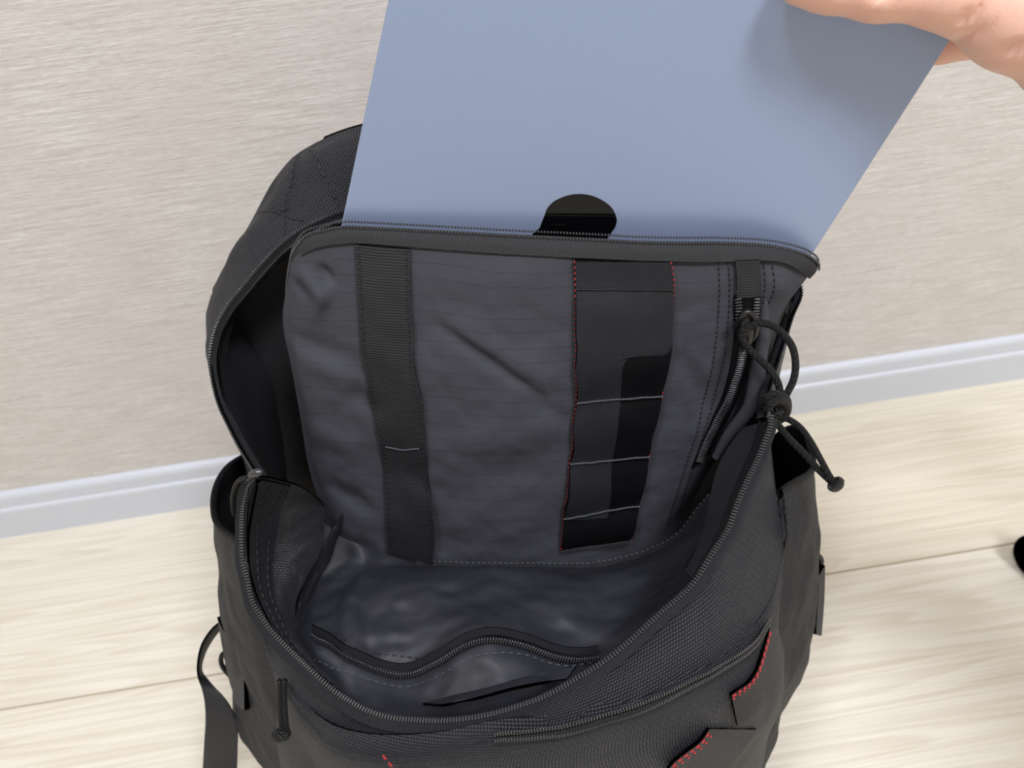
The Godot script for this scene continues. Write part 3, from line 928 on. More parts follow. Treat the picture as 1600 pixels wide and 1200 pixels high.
func zip_pocket(bag: Node3D, g: Grid) -> void:
	var pocket := Node3D.new()
	pocket.name = "zip_pocket"
	bag.add_child(pocket)
	for q in [c([78.1, 428.4, -0, 80.7, 412.7, -0, 82.1, 397.2, -0, 82.9, 373.5, -0, 81.3, 348.4, -0, 78.7, 323.7, -0, 75.7, 302.1, -0, 72.6, 279.3, -0, 70.6, 262.6, 0]), c([83, 428.3, -0, 85.6, 414.4, -0, 87.2, 400.6, -0, 88.2, 379, 0, 87.5, 363.9, -0, 85.4, 340.2, -0, 82.2, 315.1, -0, 79.1, 288.4, 0, 76.5, 267.3, -0]), c([100.3, 428.8, 0, 103.3, 414.1, 0, 105.8, 396.8, 0]), c([104.7, 428.7, -0, 108, 414.1, 0, 109, 398.5, -0])]:
		obj("seam_stitching", stitches(lay(g, smooth_curve(q, 40), 0.0004), 0.0018, 0.001, 0.0004), M.thread, pocket)
	var flap := spread(c([85.7, 429.3, -0, 87.5, 421, 0, 89.4, 409.6, -0]), c([97.4, 429.5, -0, 99.7, 420.9, -0, 101.7, 410.1, -0]), 12, 20)
	laid(g, flap, func(_u, _w): return 0.0022)
	obj("webbing_tab", sheet(flap, 0.0014), M.webbing, pocket)
	# the opening: a dark facing, two tapes and the coil
	var mouth := spread(c([88, 410.3, -0, 91.2, 389.9, -0, 92.5, 371.4, 0, 91.5, 354.1, 0, 87.4, 338.1, -0, 83.5, 321.5, -0, 79.8, 304.2, -0]), c([102.3, 410.8, 0, 104.1, 393.3, -0, 104.3, 375, 0, 104, 359.8, -0, 102.2, 344, -0, 94.7, 327.6, -0, 89.6, 312.8, -0]), 14, 60)
	laid(g, mouth, func(_u, _w): return 0.001)
	obj("zipper_tape", sheet(mouth, 0.0008), M.satin_dark, pocket)
	var coil := lay(g, smooth_curve(c([96.7, 392.7, -0, 97.2, 382.5, -0, 97.5, 371.4, -0, 96.5, 359.9, 0, 94.3, 348.9, 0, 90, 336.9, -0, 86.1, 323.6, 0, 83.5, 309.9, -0]), 60), 0.0022)
	stuff(obj("zipper_teeth", teeth(coil, func(_f): return Vector3(1, 0.25, 0.1), 0.0048, 0.00055, 0.0013), M.teeth, pocket))
	for q in [c([90.1, 408.9, -0, 91.3, 403.3, -0, 92.1, 395.2, -0]), c([99.7, 408.7, -0, 100.3, 403.2, -0, 101.8, 395.1, -0])]:
		stuff(obj("zipper_teeth", teeth(lay(g, smooth_curve(q, 12), 0.002), func(_f): return Vector3(1, 0.1, 0.1), 0.0036, 0.0006, 0.0014), M.teeth, pocket))
	# a rolled lip of ripstop to the right of the opening
	var lip := c([105, 405.5, -4, 107.1, 388.2, -3, 107.4, 372, -2, 107, 357.8, -0, 105.3, 344.5, 1, 97.1, 329.1, 1, 91.4, 313.5, 1])
	obj("pocket_lip", tube(smooth_curve(lip, 50), func(f): return 0.0022 + 0.002 * sin(PI * f), 12), M.ripstop, pocket)
	# slider and cord pull
	var slider := Node3D.new()
	slider.name = "zipper_slider"
	bag.add_child(slider)
	var sp := c([89.1, 395.7, 6, 90.4, 402.6, 9, 92.7, 405.6, 9.5, 95.7, 403.8, 9.5, 98.2, 399.1, 9, 98.6, 393.2, 8.5, 97.3, 389.2, 7.5, 96.9, 386.3, 6])
	obj("pull_loop", tube(smooth_curve(sp, 40), func(f): return 0.0017 - 0.0006 * absf(f - 0.5), 12), M.plastic, slider)
	obj("slider_body", tube(smooth_curve(c([93.9, 404.6, 4.5, 94.2, 399.8, 6, 95.2, 391.3, 6, 96.4, 384.6, 4]), 20), func(f): return 0.0022 + 0.0026 * sin(PI * f), 12), M.plastic, slider)
	var cord := Node3D.new()
	cord.name = "cord_pull"
	bag.add_child(cord)
	tell(cord, "thick black cord pull with a knot")
	obj("cord_loop", round_tube(c([110.8, 359.3, 31, 109.1, 367.4, 31, 106.6, 376.4, 29, 103.2, 381.8, 26, 98.9, 385.5, 21, 94.6, 388.5, 15, 91.8, 392.7, 11.5, 92.7, 397.1, 10.5, 96.2, 399.1, 10.5, 100, 400.6, 11.5, 105, 400, 14, 109.8, 397, 18, 113.4, 391.8, 22, 114.6, 384.5, 26, 113.5, 377.7, 29, 111, 372.5, 31, 108.9, 366.5, 33]), 0.0018, 110), M.cord, cord)
	obj("knot", round_tube(c([104.5, 356.9, 30, 99.8, 364.5, 33, 99.4, 372.8, 36, 104, 374.8, 36, 109.7, 370.7, 34, 112.2, 363.6, 32, 110.1, 359.1, 33, 103.5, 361, 37, 99.5, 366.7, 39, 100.7, 372.3, 40, 105.1, 373.1, 39, 109.4, 368.2, 37, 109.2, 362.5, 36, 105.8, 360.6, 34, 102.7, 364.3, 34]), 0.0021, 110), M.cord, cord)
	obj("knot", tube(smooth_curve(c([104.5, 360.8, 32, 105.8, 366.1, 34, 107.3, 370, 34]), 16), func(f): return 0.0052 * pow(sin(PI * clampf(f, 0.08, 0.92)), 0.5), 14), M.cord, cord)
	obj("cord_tail", round_tube(c([104.8, 360.7, 33, 108, 356.7, 35, 112.6, 351.8, 39, 119.1, 346.1, 43, 125.8, 339.7, 48, 131, 335.6, 52, 133.5, 333.6, 53]), 0.0017, 50), M.cord, cord)
	obj("cord_tail", round_tube(c([108.6, 359.3, 32, 113.6, 358.9, 34, 118.4, 356.3, 38, 122.5, 351.3, 43, 126.3, 345, 48, 130.1, 338.7, 52, 132.9, 334.8, 54]), 0.0016, 50), M.cord, cord)
	obj("cord_end", tube(smooth_curve(c([131.1, 331.7, 53, 132.9, 332.9, 53.5, 134.5, 335.9, 54, 135.4, 337.8, 54]), 16), func(f): return 0.0034 * pow(sin(PI * clampf(f, 0.06, 0.94)), 0.35), 14), M.rubber, cord)

func inside(bag: Node3D) -> void:
	var c0 := c([-144.6, 274.5, -6, -130.8, 272, -0, -120.1, 263.2, 4, -100.3, 253.8, 6, -81.4, 246.3, 7, -59.7, 243.7, 8, -37.1, 242.1, 8, -10.6, 241.5, 8, 8.2, 241.9, 9, 28.8, 244.4, 10, 52.8, 251.8, 10, 72.6, 263.2, 8, 85, 279.2, 6, 94.4, 295.7, 4])
	var c1 := c([-163.6, 238.2, 8, -139, 251, 22, -123, 252.1, 26, -97.3, 255.8, 28, -71.9, 260.9, 30, -36.5, 261.9, 32, -1.4, 260.1, 34, 26.9, 260.3, 34, 55.2, 263.4, 32, 73.7, 276.9, 30, 85, 293.7, 28, 92.6, 312.6, 26])
	var c2 := c([-157.7, 238.5, 36, -138.1, 247.4, 45, -118.4, 254.5, 50, -94, 257.8, 52, -63.2, 262.7, 54, -29.7, 263.9, 56, 3.8, 262.2, 57, 30.7, 263.7, 56, 56.9, 274.6, 54, 74.4, 290.3, 50, 84.3, 308.7, 47, 91.7, 327.7, 43])
	var c3 := c([-146, 243.9, 55, -130.8, 253.2, 66, -118.5, 254.8, 76, -106.5, 251.4, 83, -93.4, 248.6, 88, -81.3, 249.1, 91, -69, 253, 93, -53, 264.5, 92, -37.5, 272.3, 90, -22.2, 270.1, 90, -6.8, 263.1, 92, 7.1, 260.7, 93, 25.6, 264.3, 92, 46.5, 281.1, 88, 64.4, 301.7, 80, 78.5, 318.3, 70, 88.5, 335.3, 58])
	var c4 := c([-136.6, 247, 72, -126.3, 250.3, 80, -113, 249.5, 92, -97.4, 250.5, 102, -81.4, 251.3, 108, -60, 253.1, 112, -36, 259.8, 114, -15.5, 264, 114, 2, 267.4, 114, 19.2, 276.8, 112, 40.5, 294.6, 106, 59.4, 312.6, 96, 76, 323.8, 82, 88, 337.8, 66])
	var c5 := c([-121.1, 254, 94, -108, 257.3, 106, -92.8, 260.3, 116, -79, 260.7, 122, -58.5, 263.7, 127, -35.7, 269.5, 130, -16.4, 278.7, 131, -0.2, 289.5, 130, 16, 299.3, 126, 37, 312.2, 116, 55.1, 321.3, 104, 71.1, 335.4, 90, 83.5, 347.8, 74])
	var g := loft([c0, c1, c2, c3, c4, c5], 150, 110)
	var folds := [[c([-116.6, 213.4, -0, -82.3, 253.9, 0]), 0.006, 0.006], [c([-118.7, 264.5, -0, -94.4, 244.2, -0]), 0.004, 0.004], [c([-134.2, 197.4, -0, -60.8, 227.9, -0]), 0.008, -0.004], [c([-62.6, 186.9, 0, 17.1, 231.2, -0]), 0.012, 0.005], [c([18.9, 181.8, -0, 72.3, 224.5, -0]), 0.010, -0.004], [c([-87.3, 181.9, -0, -38, 200.3, -0]), 0.006, 0.003], [c([-65.8, 116.7, -0, 3.2, 152.5, -0]), 0.006, 0.004], [c([-114.9, 229.3, -0, -107.6, 182.5, 0]), 0.006, -0.004], [c([65.9, 208.6, 0, 96.8, 249.7, -0]), 0.007, 0.004]]
	for k in g.p.size():
		for r in folds:
			var dz := ridge(g.p[k], spot(r[0], 0), spot(r[0], 1), r[1], r[2])
			g.p[k] += Vector3(0, dz * 0.7, dz * 0.5)
	g.refresh()
	crumple(g, 0.0045, 0.075, 40, Vector3(1, 1, 1.6), 0.1)
	crumple(g, 0.0008, 0.025, 47, Vector3(1, 1.2, 1.2), 0.1)
	var lining := obj("lining", sheet(g, 0.0008), M.lining, bag)
	tell(lining, "dark glossy lining bunched in the bottom of the opening")
	# pocket in the lining with its own zip
	var zl := lay(g, smooth_curve(c([-125.4, 258.4, 70, -118.5, 254.8, 76, -111.7, 252.2, 80, -103.1, 250.4, 85, -93.4, 248.2, 88, -85.3, 248, 90, -76.4, 250.7, 92, -61, 258, 92, -53, 264, 92, -45.3, 268.1, 90, -37.5, 272.3, 90, -29.8, 272.9, 90, -22.2, 270.5, 90, -14.5, 267, 91, -6.8, 263.5, 92, 4.6, 260.8, 93, 18, 259.5, 93]), 120), 0.0016)
	zl = soften(zl, 12)
	var pocket := obj("lining_pocket", tube(zl, func(_f): return 0.0011, 8), M.tape_dark, bag)
	var zz := PackedVector3Array()
	var za := PackedVector3Array()
	for k in zl.size():
		zz.append(zl[k] + Vector3(0, 0.0008, 0.0012))
		za.append(zl[k] + Vector3(0, 0.0028, -0.0005))
	stuff(obj("zipper_teeth", teeth(zz, func(_f): return Vector3(0, 1, -0.6), 0.003, 0.00055, 0.0013, 0.2), M.teeth, pocket))
	obj("zipper_tape", sheet(facing(strip(za, func(_f): return Vector3(0, 0.9, -0.3), 0.004, 120), ABOVE), 0.0006), M.tape_dark, pocket)
	for dy in [0.0095, -0.0075]:
		var q := PackedVector3Array()
		for p in zl: q.append(p + Vector3(0, dy, -dy * 0.6))
		obj("seam_stitching", stitches(soften(lay(g, q, 0.0006), 4), 0.0024, 0.0014, 0.00035), M.thread_grey if dy < 0 else M.thread, pocket)
	# a slip pocket lying against the front
	var slip := loft([c([-55.8, 267.3, 121, -47.1, 270.5, 122, -35.7, 274.4, 122, -24.4, 278.7, 122, -13.1, 280.4, 121, -0.3, 280, 119]), c([-65.7, 256.8, 112, -53.6, 262.2, 113, -35.9, 269, 114, -21.4, 274.6, 114, -9.8, 277.2, 113, 4.6, 279.8, 112])], 40, 12)
	facing(slip, ABOVE)
	crumple(slip, 0.002, 0.03, 8)
	obj("slip_pocket", sheet(slip, 0.0012), M.lining, bag)
	# binding sewn along the foot of the sleeve
	var bind := lay(g, smooth_curve(c([-79, 246.2, 8, -59.7, 243.7, 8, -37.1, 243.1, 8, -10.6, 242.5, 8, 8.1, 243.9, 10, 28.4, 248.2, 12, 52, 256.5, 12, 69.7, 268.2, 11, 80.3, 280.3, 10, 89.2, 294.5, 8]), 80), 0.0022)
	var bg := strip(bind, func(_f): return Vector3(0, -0.55, 0.83), 0.0062, 80, 5)
	facing(bg, ABOVE)
	crumple(bg, 0.0015, 0.014, 77, Vector3.ONE, 0.0)
	var binding := obj("seam_binding", sheet(bg, 0.001), M.tape_dark, bag)
	obj("seam_stitching", stitches(lay(bg, bind, 0.0005), 0.002, 0.0012, 0.0004), M.thread_grey, binding)
	# left: the folded-out gusset with its velour edge, and the piping beside it
	var a := c([-143.2, 341.3, 50, -148.5, 335.3, 50, -152.6, 323, 53, -153.1, 308.9, 60, -150.9, 295.5, 70, -144.8, 284.5, 79, -135.8, 273.3, 88, -124.3, 268, 97, -109.7, 264.7, 108])
	var m1 := c([-136.7, 337.4, 47, -141.8, 325.4, 44, -145.9, 311, 46, -146.9, 297.4, 52, -145.1, 286.6, 61, -139.9, 278, 72, -132.5, 268.5, 83, -121.6, 264, 94, -107.6, 261.3, 106])
	var b := c([-126.4, 329.5, 43, -131.2, 315.1, 39, -134.2, 301.4, 40, -137, 287.8, 44, -138.6, 278.6, 53, -137.4, 271.8, 64, -131.5, 266.5, 78, -120, 262.4, 92, -106.2, 259.5, 105])
	var d := c([-119.9, 312.5, 34, -119.9, 304.2, 31, -122.2, 291.3, 31, -125.8, 278, 35, -132.2, 268.8, 43, -134.9, 265.9, 57, -131, 262.9, 74, -119.7, 261, 90, -105.3, 257.8, 104])
	var fg := loft([a, m1, b, d], 80, 40)
	facing(fg, ABOVE)
	crumple(fg, 0.002, 0.03, 15)
	var flap := obj("gusset_flap", sheet(fg, 0.0014), M.nylon_inside, bag)
	tell(flap, "coated inner face of the folded-out side")
	var vg := spread(PackedVector3Array(fg.row(1)), PackedVector3Array(fg.row(15)), 12, 70)
	laid(fg, vg, func(_u, _w): return 0.0018)
	var vel := obj("binding_tape", sheet(vg, 0.0009), M.velour, flap)
	for col in [3, 8]:
		obj("seam_stitching", stitches(lay(vg, vg.column(col), 0.0004), 0.003, 0.001, 0.0004), M.thread, flap)
	obj("piping", tube(smooth_curve(c([-115.1, 289.3, 14, -121.2, 276, 16, -128.2, 262.3, 22, -134.7, 252, 32, -137.1, 248.4, 46, -135.6, 248.9, 62, -129.1, 251.8, 78, -119.5, 255.2, 92]), 60), func(f): return (0.0034 + 0.0006 * sin(f * 31.0)) * clampf(f * 7.0 + 0.12, 0.0, 1.0), 12), M.lining, bag)
	# right: the narrower folded-out gusset
	var ra := c([97.3, 368, 50, 96.4, 362.3, 52, 92.2, 354.6, 58, 85.2, 346, 67, 79, 338.8, 75, 72.6, 331.7, 84, 65.1, 325.5, 92, 56.2, 319.3, 100])
	var rb := c([95.2, 360.9, 40, 93.2, 351.3, 41, 88.2, 341.6, 46, 81.8, 334.3, 55, 76.5, 328.5, 64, 70.8, 323.1, 74, 63.8, 319, 84, 56.7, 313.5, 92])
	var rc := c([94, 349.6, 26, 89, 339.2, 26, 83.4, 329, 30, 78.4, 322.9, 40, 74.7, 317.1, 50, 69.7, 313.5, 62, 63.4, 311.5, 74, 56.3, 309.9, 85])
	var rg := loft([ra, rb, rc], 60, 30)
	facing(rg, ABOVE)
	var rflap := obj("gusset_flap", sheet(rg, 0.0014), M.nylon_inside, bag)
	var well := loft([c([121.5, 358.8, -30, 117.2, 326.4, -28, 106.8, 302.4, -24, 94.9, 269.2, -18, 81.1, 232.6, -8]), c([116.7, 337.5, -10, 107, 323.2, -0, 98.9, 306, 6, 88, 282.8, 16, 71.7, 263, 30]), c([100.2, 342.2, 22, 92.3, 329.2, 26, 85.2, 316.9, 34, 75.1, 304.8, 52, 60.3, 301.5, 78])], 30, 16)
	facing(well, ABOVE)
	obj("side_lining", sheet(well, 0.001), M.lining_dark, bag)
	var rv := spread(PackedVector3Array(rg.row(1)), PackedVector3Array(rg.row(10)), 8, 40)
	for k in rv.p.size(): rv.p[k] += Vector3(-0.3, 0.6, 0.5) * 0.0016
	rv.refresh()
	facing(rv, ABOVE)
	obj("binding_tape", sheet(rv, 0.0009), M.velour, rflap)

func front(bag: Node3D) -> void:
	# main zip edge of the front, from the left slider down and round to the right
	var lip := c([-142.5, 342.8, 52, -148.4, 336.5, 53, -152.1, 324.6, 55, -153.2, 315.2, 58, -153.1, 303.2, 65, -150, 297.4, 72, -146.8, 287.5, 79, -138.9, 280.1, 87, -131.5, 275.8, 93, -122.9, 272.9, 100, -114.4, 271, 107, -105.6, 267.4, 113, -96.1, 266.1, 119, -86.9, 265.8, 124, -75.9, 266.5, 128, -57.7, 270.9, 133, -47.3, 274.1, 135, -35, 278, 136, -22, 284.6, 137, -10.1, 291.1, 137, 3, 299.6, 135, 13.6, 305.3, 132, 23, 311, 128, 37, 318.7, 120, 51.6, 325.7, 111, 61, 334, 102, 69.5, 339.5, 93, 74.8, 347, 85, 80.4, 353, 77, 88, 360.3, 67, 93.9, 368.1, 58, 95.8, 371.7, 53])
	var ls := smooth_curve(lip, 200)
	var b1 := c([-147, 267, 76, -146.1, 263.5, 79, -142.7, 258.1, 85, -135.4, 252.6, 94, -127.2, 247.6, 104, -115.9, 247.5, 115, -102.3, 251.4, 126, -82.7, 258.2, 135, -57.1, 270, 143, -32.8, 282.3, 147, -14.7, 287.2, 149, 0.7, 291.1, 149, 16.1, 294.6, 147, 29.6, 295.9, 143, 43.8, 296.5, 137, 55.8, 296.6, 131, 72.1, 296.1, 121, 82.2, 295.9, 113, 91.1, 299.2, 103, 98.3, 308.5, 90, 101.9, 316.6, 82, 101.4, 330, 74, 99.9, 343.5, 64, 98, 357.8, 56, 97, 365.8, 53])
	var low := PackedVector3Array()
	var upper := PackedVector3Array()
	for k in range(60, 200): upper.append(ls[k] + Vector3(0, -0.001, 0.001))
	# upper front: from the zip to the pocket zip
	var bs := smooth_curve(b1, 140)
	var us := even(upper, 140)
	for k in 140: low.append(us[k].lerp(bs[k], 0.45) + Vector3(0.0, 0.0012, 0.0030) * sin(PI * k / 139.0))
	var hem := PackedVector3Array()
	for p in bs: hem.append(p + Vector3(0, -0.0024, 0.0016))
	var g := loft([us, low, hem], 150, 34)
	crumple(g, 0.0016, 0.05, 5)
	var upper_front := obj("front_panel", sheet(g, 0.0016), M.nylon, bag)
	tell(upper_front, "ballistic nylon front below the open zip")
	# zip tape and coil on the lip
	var out := func(f):
		var k := int(f * 199)
		return (ls[k] - Vector3(-0.025, 0.3, 0.07)).normalized()
	var tape := strip(ls, func(f): return (out.call(f) as Vector3) * 0.75 + Vector3(0, -0.5, 0.15), 0.0044, 200, 5)
	for k in tape.p.size(): tape.p[k] += Vector3(0, 0.0016, 0.0012)
	tape.refresh()
	facing(tape, ABOVE)
	obj("zipper_tape", sheet(tape, 0.0012), M.tape_dark, upper_front)
	var tl := PackedVector3Array()
	for k in 200: tl.append(ls[k] + Vector3(0, 0.0022, 0.0006))
	stuff(obj("zipper_teeth", teeth(tl, out, 0.0027, 0.0006, 0.0014), M.teeth_dull, upper_front))
	# lower front: pocket face down to the floor
	var b2 := c([-142.3, 236.8, 86, -134.8, 225.5, 98, -125.4, 222.3, 110, -106.7, 235.5, 128, -80.6, 247, 142, -52.1, 256.7, 149, -25.1, 264.2, 152, 1.3, 267.5, 152, 28.1, 270.7, 148, 51.2, 271.3, 140, 70.4, 270.7, 130, 85.9, 269.7, 118, 97, 271.8, 104, 101.8, 278.6, 93, 107.6, 273, 80])
	var b3 := c([-148, 154.6, 86, -134.8, 149.9, 105, -110.1, 161, 122, -74.4, 182.7, 138, -43.2, 192.2, 144, -13.4, 198.7, 146, 16.5, 200.1, 144, 48.2, 198, 136, 76.1, 195.3, 124, 95.2, 196.7, 112, 109.3, 207, 98, 114.3, 219.9, 85, 120.4, 208.5, 68])
	var b4 := c([-118, -14, 60, -106, -17.3, 85, -80, -18.4, 105, -40, -16.8, 118, 0, -13.7, 122, 40, -9.5, 120, 75, -3.9, 108, 100, 2.1, 88, 112, 7.4, 65])
	var tuck := PackedVector3Array()
	for p in bs.slice(2, 128): tuck.append(p + Vector3(0, 0.004, -0.003))
	var under := PackedVector3Array()
	for p in bs.slice(3, 127): under.append(p)
	var lf := loft([tuck, under, b2, b3, b4], 140, 76)
	crumple(lf, 0.0025, 0.06, 6)
	var lower_front := obj("front_pocket", sheet(lf, 0.0018), M.nylon, bag)
	tell(lower_front, "outer front pocket of ballistic nylon")
	# pocket zip along the join
	var pz := lay(g, smooth_curve(c([-32.2, 282.7, 147, -25, 284.6, 148, -14.7, 287.6, 149, 0.6, 291.5, 149, 16.1, 295, 147, 29.5, 296.3, 143, 43.7, 296.9, 137, 55.7, 297, 131, 72, 296.5, 121, 82.2, 295.9, 113, 89.7, 298.7, 104]), 90), 0.001)
	var pt := strip(pz, func(_f): return Vector3(0, -0.9, 0.35), 0.004, 90)
	for k in pt.p.size(): pt.p[k] += Vector3(0, 0, 0.002)
	pt.refresh()
	facing(pt, Vector3(0, 0.6, 0.8))
	var ptape := obj("zipper_tape", sheet(pt, 0.001), M.tape_dark, lower_front)
	var pu := PackedVector3Array()
	var pl := PackedVector3Array()
	for k in pz.size():
		pu.append(pz[k] + Vector3(0, 0.0016, 0.0018))
		pl.append(pz[k] + Vector3(0, -0.0012 - 0.0014 * sin(PI * k / 60.0) * float(k < 60), 0.0026))
	stuff(obj("zipper_teeth", teeth(pu, func(_f): return Vector3(0, 1, -0.4), 0.0018, 0.0005, 0.0012), M.teeth, lower_front))
	stuff(obj("zipper_teeth", teeth(pl, func(_f): return Vector3(0, 1, -0.4), 0.0016, 0.0005, 0.0012), M.teeth, lower_front))
	# webbing bands on the right of the pocket, edged in red
	for s in [[c([69.2, 281.6, 129, 72.9, 282.3, 127, 78.6, 281.7, 123, 83.5, 283.7, 118, 88.3, 288.3, 110, 92.1, 292.7, 103]), c([74.5, 261.9, 130, 79.5, 264.2, 127, 86.3, 265.3, 121, 91.9, 267.6, 114, 96.3, 274.2, 106, 99.8, 280.9, 97])], [c([39.5, 254.1, 147, 42.9, 260.9, 146, 48.7, 263.2, 143, 55.5, 264.6, 139, 60, 267.5, 135]), c([61.5, 223.4, 138, 67.7, 229, 134, 75.7, 231.6, 128, 83.1, 235.9, 123, 89.5, 242.7, 118])]]:
		var w := spread(s[1], s[0], 14, 50)
		for k in w.p.size():
			w.p[k] += Vector3(0.0, 0.001, 0.0024)
		w.refresh()
		var band := obj("webbing_band", sheet(w, 0.0014), M.webbing_cross, bag)
		var q := w.column(13)
		for k in q.size(): q[k] += Vector3(0, 0.0006, 0.0012)
		obj("red_stitching", stitches(q, 0.002, 0.0009, 0.00055), M.thread_red, band)
		var q2 := PackedVector3Array()
		for k in w.nv: q2.append(w.at(12, k) + Vector3(0, 0, 0.001))
		obj("red_stitching", stitches(q2, 0.0012, 0.0017, 0.0005), M.thread_red, band)
	# a short red seam low on the left
	obj("red_stitching", stitches(c([-78.6, 269.8, 147, -76.6, 266.9, 148, -74.1, 263.2, 149]), 0.002, 0.0012, 0.0006), M.thread_red, lower_front)

func sides(bag: Node3D) -> void:
	# left gusset: from behind the silhouette round to the front corner, with a pouch whose rim bulges open
	var rim := c([-177.1, 285.6, -45, -178.3, 296.8, -32, -176.2, 306.9, -15, -178.2, 311.6, -0, -181.6, 308.1, 8, -182.6, 303, 16, -180.8, 297.7, 24, -176.1, 296.9, 32, -168.2, 300.1, 42, -156, 306.2, 56])
	var w1 := c([-183.7, 231.1, -60, -188.2, 243.5, -45, -190.4, 259, -20, -192.3, 265.8, -5, -190.7, 268.3, 8, -186.6, 268.5, 20, -180, 272.9, 32, -170.8, 279.4, 45, -155.7, 289.8, 64])
	var w2 := c([-188.5, 180.8, -65, -192.4, 193.8, -45, -196.7, 209.3, -20, -200.4, 213.3, -5, -198.6, 214.1, 8, -192.1, 218, 22, -182.6, 225.2, 37, -168.5, 235.8, 55, -154.7, 249, 70, -141.4, 260, 80])
	var w3 := c([-192.9, 127.2, -68, -195.3, 135.6, -45, -201.9, 141.5, -20, -204.4, 147.2, -2, -201.6, 153.7, 12, -191.2, 165.1, 30, -177.6, 179.1, 48, -160.6, 196.4, 68, -146.7, 214.5, 82, -134.4, 227.6, 90])
	var w4 := c([-187.5, 63.8, -68, -196.6, 66.8, -45, -204, 73.6, -18, -205, 82.1, -0, -201.6, 90, 14, -189.4, 105.1, 34, -175.1, 121.7, 52, -155.9, 149.4, 74, -141.8, 174.7, 88, -128.5, 196.7, 98])
	var w5 := c([-128, 8, -68, -140, 2.7, -45, -146, -3.2, -15, -146, -5.9, 0, -145, -8.5, 15, -142, -10.9, 30, -137, -14, 50, -128, -15.8, 65, -118, -16.1, 72, -100, -15.8, 80])
	var g := loft([rim, w1, w2, w3, w4, w5], 80, 110)
	crumple(g, 0.003, 0.05, 19)
	facing(g, Vector3(-1, 0.2, 0.1))
	var left := obj("side_pocket", sheet(g, 0.0018), M.nylon_pouch, bag)
	tell(left, "left side pocket with a gaping rim")
	var rq := g.row(0)
	obj("pocket_rim", tube(rq, func(_f): return 0.0017, 10), M.nylon_pouch, left)
	# the wall of the pack behind that pocket
	var wall := loft([c([-178.2, 238.6, -78, -168.7, 289.9, -20, -152.8, 326.9, 30, -144, 340.5, 50]), c([-180.7, 192.9, -78, -177.6, 234.8, -30, -159.6, 286.9, 30, -150.8, 310.6, 62]), c([-181.2, 119.5, -75, -182.1, 167, -30, -164.9, 229.9, 30, -151.3, 269.5, 70])], 30, 30)
	obj("side_wall", sheet(wall, 0.001), M.lining_dark, bag)
	# tab on the left pocket
	var tab := spread(c([-197.1, 208.6, 10, -197, 198.2, 12, -197.3, 180.7, 14, -195.7, 163.3, 18, -193.2, 149, 22]), c([-168.9, 225.6, 50, -168.5, 218.7, 52, -169.6, 206.4, 53, -171.2, 193.8, 54, -173.1, 180.8, 55]), 16, 20)
	for k in tab.p.size():
		var f := float(k % 16) / 15.0
		tab.p[k] += Vector3(-0.0035 - 0.002 * sin(PI * f), 0, 0.001)
	tab.refresh()
	facing(tab, Vector3(-1, 0.4, 0.5))
	var lt := obj("side_tab", sheet(tab, 0.003), M.leather, bag)
	tell(lt, "dark matte tab folded over the left side")
	obj("seam_stitching", stitches(c([-197.3, 210.2, 11, -191.1, 209.4, 18, -181.4, 216, 32, -172.8, 223.1, 45, -167.4, 226.8, 52]), 0.002, 0.0008, 0.0008), M.thread, lt)
	# strap hanging in a loop
	var st := spread(c([-202.2, 191.4, -0, -205.4, 192.5, 2, -210.3, 189.1, 6, -215.4, 181.3, 10, -218.4, 169.8, 14, -219, 158.1, 17, -218.3, 144.8, 20, -220.1, 128.8, 22, -225.6, 105.6, 22, -235, 68.6, 20]), c([-205, 181.5, -6, -209.8, 177.2, -8, -215.9, 170.1, -6, -221.2, 161.7, -2, -221.7, 156.7, 6, -216.2, 154.2, 12, -207.6, 146.8, 18, -202, 135.8, 22, -201.2, 119.4, 24, -204.7, 99.8, 24, -211.2, 69.3, 22]), 12, 70)
	facing(st, Vector3(-0.3, 0.6, 0.6))
	var strap := obj("loose_strap", sheet(st, 0.0014), M.webbing, bag)
	tell(strap, "loose black webbing strap hanging at the left")
	var fall_a := st.at(0, 69)
	var fall_b := st.at(11, 69)
	var floor_a := c([-251.4, -12.7, 26.2, -249.1, -26.3, 58.2])
	var floor_b := c([-224.4, -10.4, 28.1, -221.3, -24, 60])
	var fg := spread(PackedVector3Array([fall_a, fall_a.lerp(floor_a[0], 0.5), floor_a[0], floor_a[1]]), PackedVector3Array([fall_b, fall_b.lerp(floor_b[0], 0.5), floor_b[0], floor_b[1]]), 12, 40)
	obj("strap_end", sheet(fg, 0.0014), M.webbing, strap)
	var buckle := obj("buckle", round_tube(c([-203.1, 146.4, 6, -207.7, 151.5, 4, -210, 156.4, 3, -209.6, 162.4, 3, -207.5, 167.1, 3, -205, 167.6, 3, -204.5, 163.5, 3, -205.8, 157.5, 4, -203.9, 152.6, 5, -200, 151.2, 8]), 0.0016, 40), M.plastic, bag)
	tell(buckle, "small black plastic buckle at the left side")
	# cord of the left main slider, lying in the pocket mouth
	var sl := Node3D.new()
	sl.name = "zipper_slider"
	bag.add_child(sl, true)
	obj("slider_body", tube(smooth_curve(c([-146.8, 343.6, 51, -143.5, 345.8, 53, -141, 346.5, 53, -140.2, 345.3, 51]), 16), func(f): return 0.0011 + 0.0011 * sin(PI * f), 10), M.teeth, sl)
	obj("pull_loop", round_tube(c([-143.6, 345, 53, -146.2, 342.1, 52, -148.7, 337.6, 50]), 0.0012, 16), M.teeth_dull, sl)
	var lc := Node3D.new()
	lc.name = "cord_pull"
	bag.add_child(lc, true)
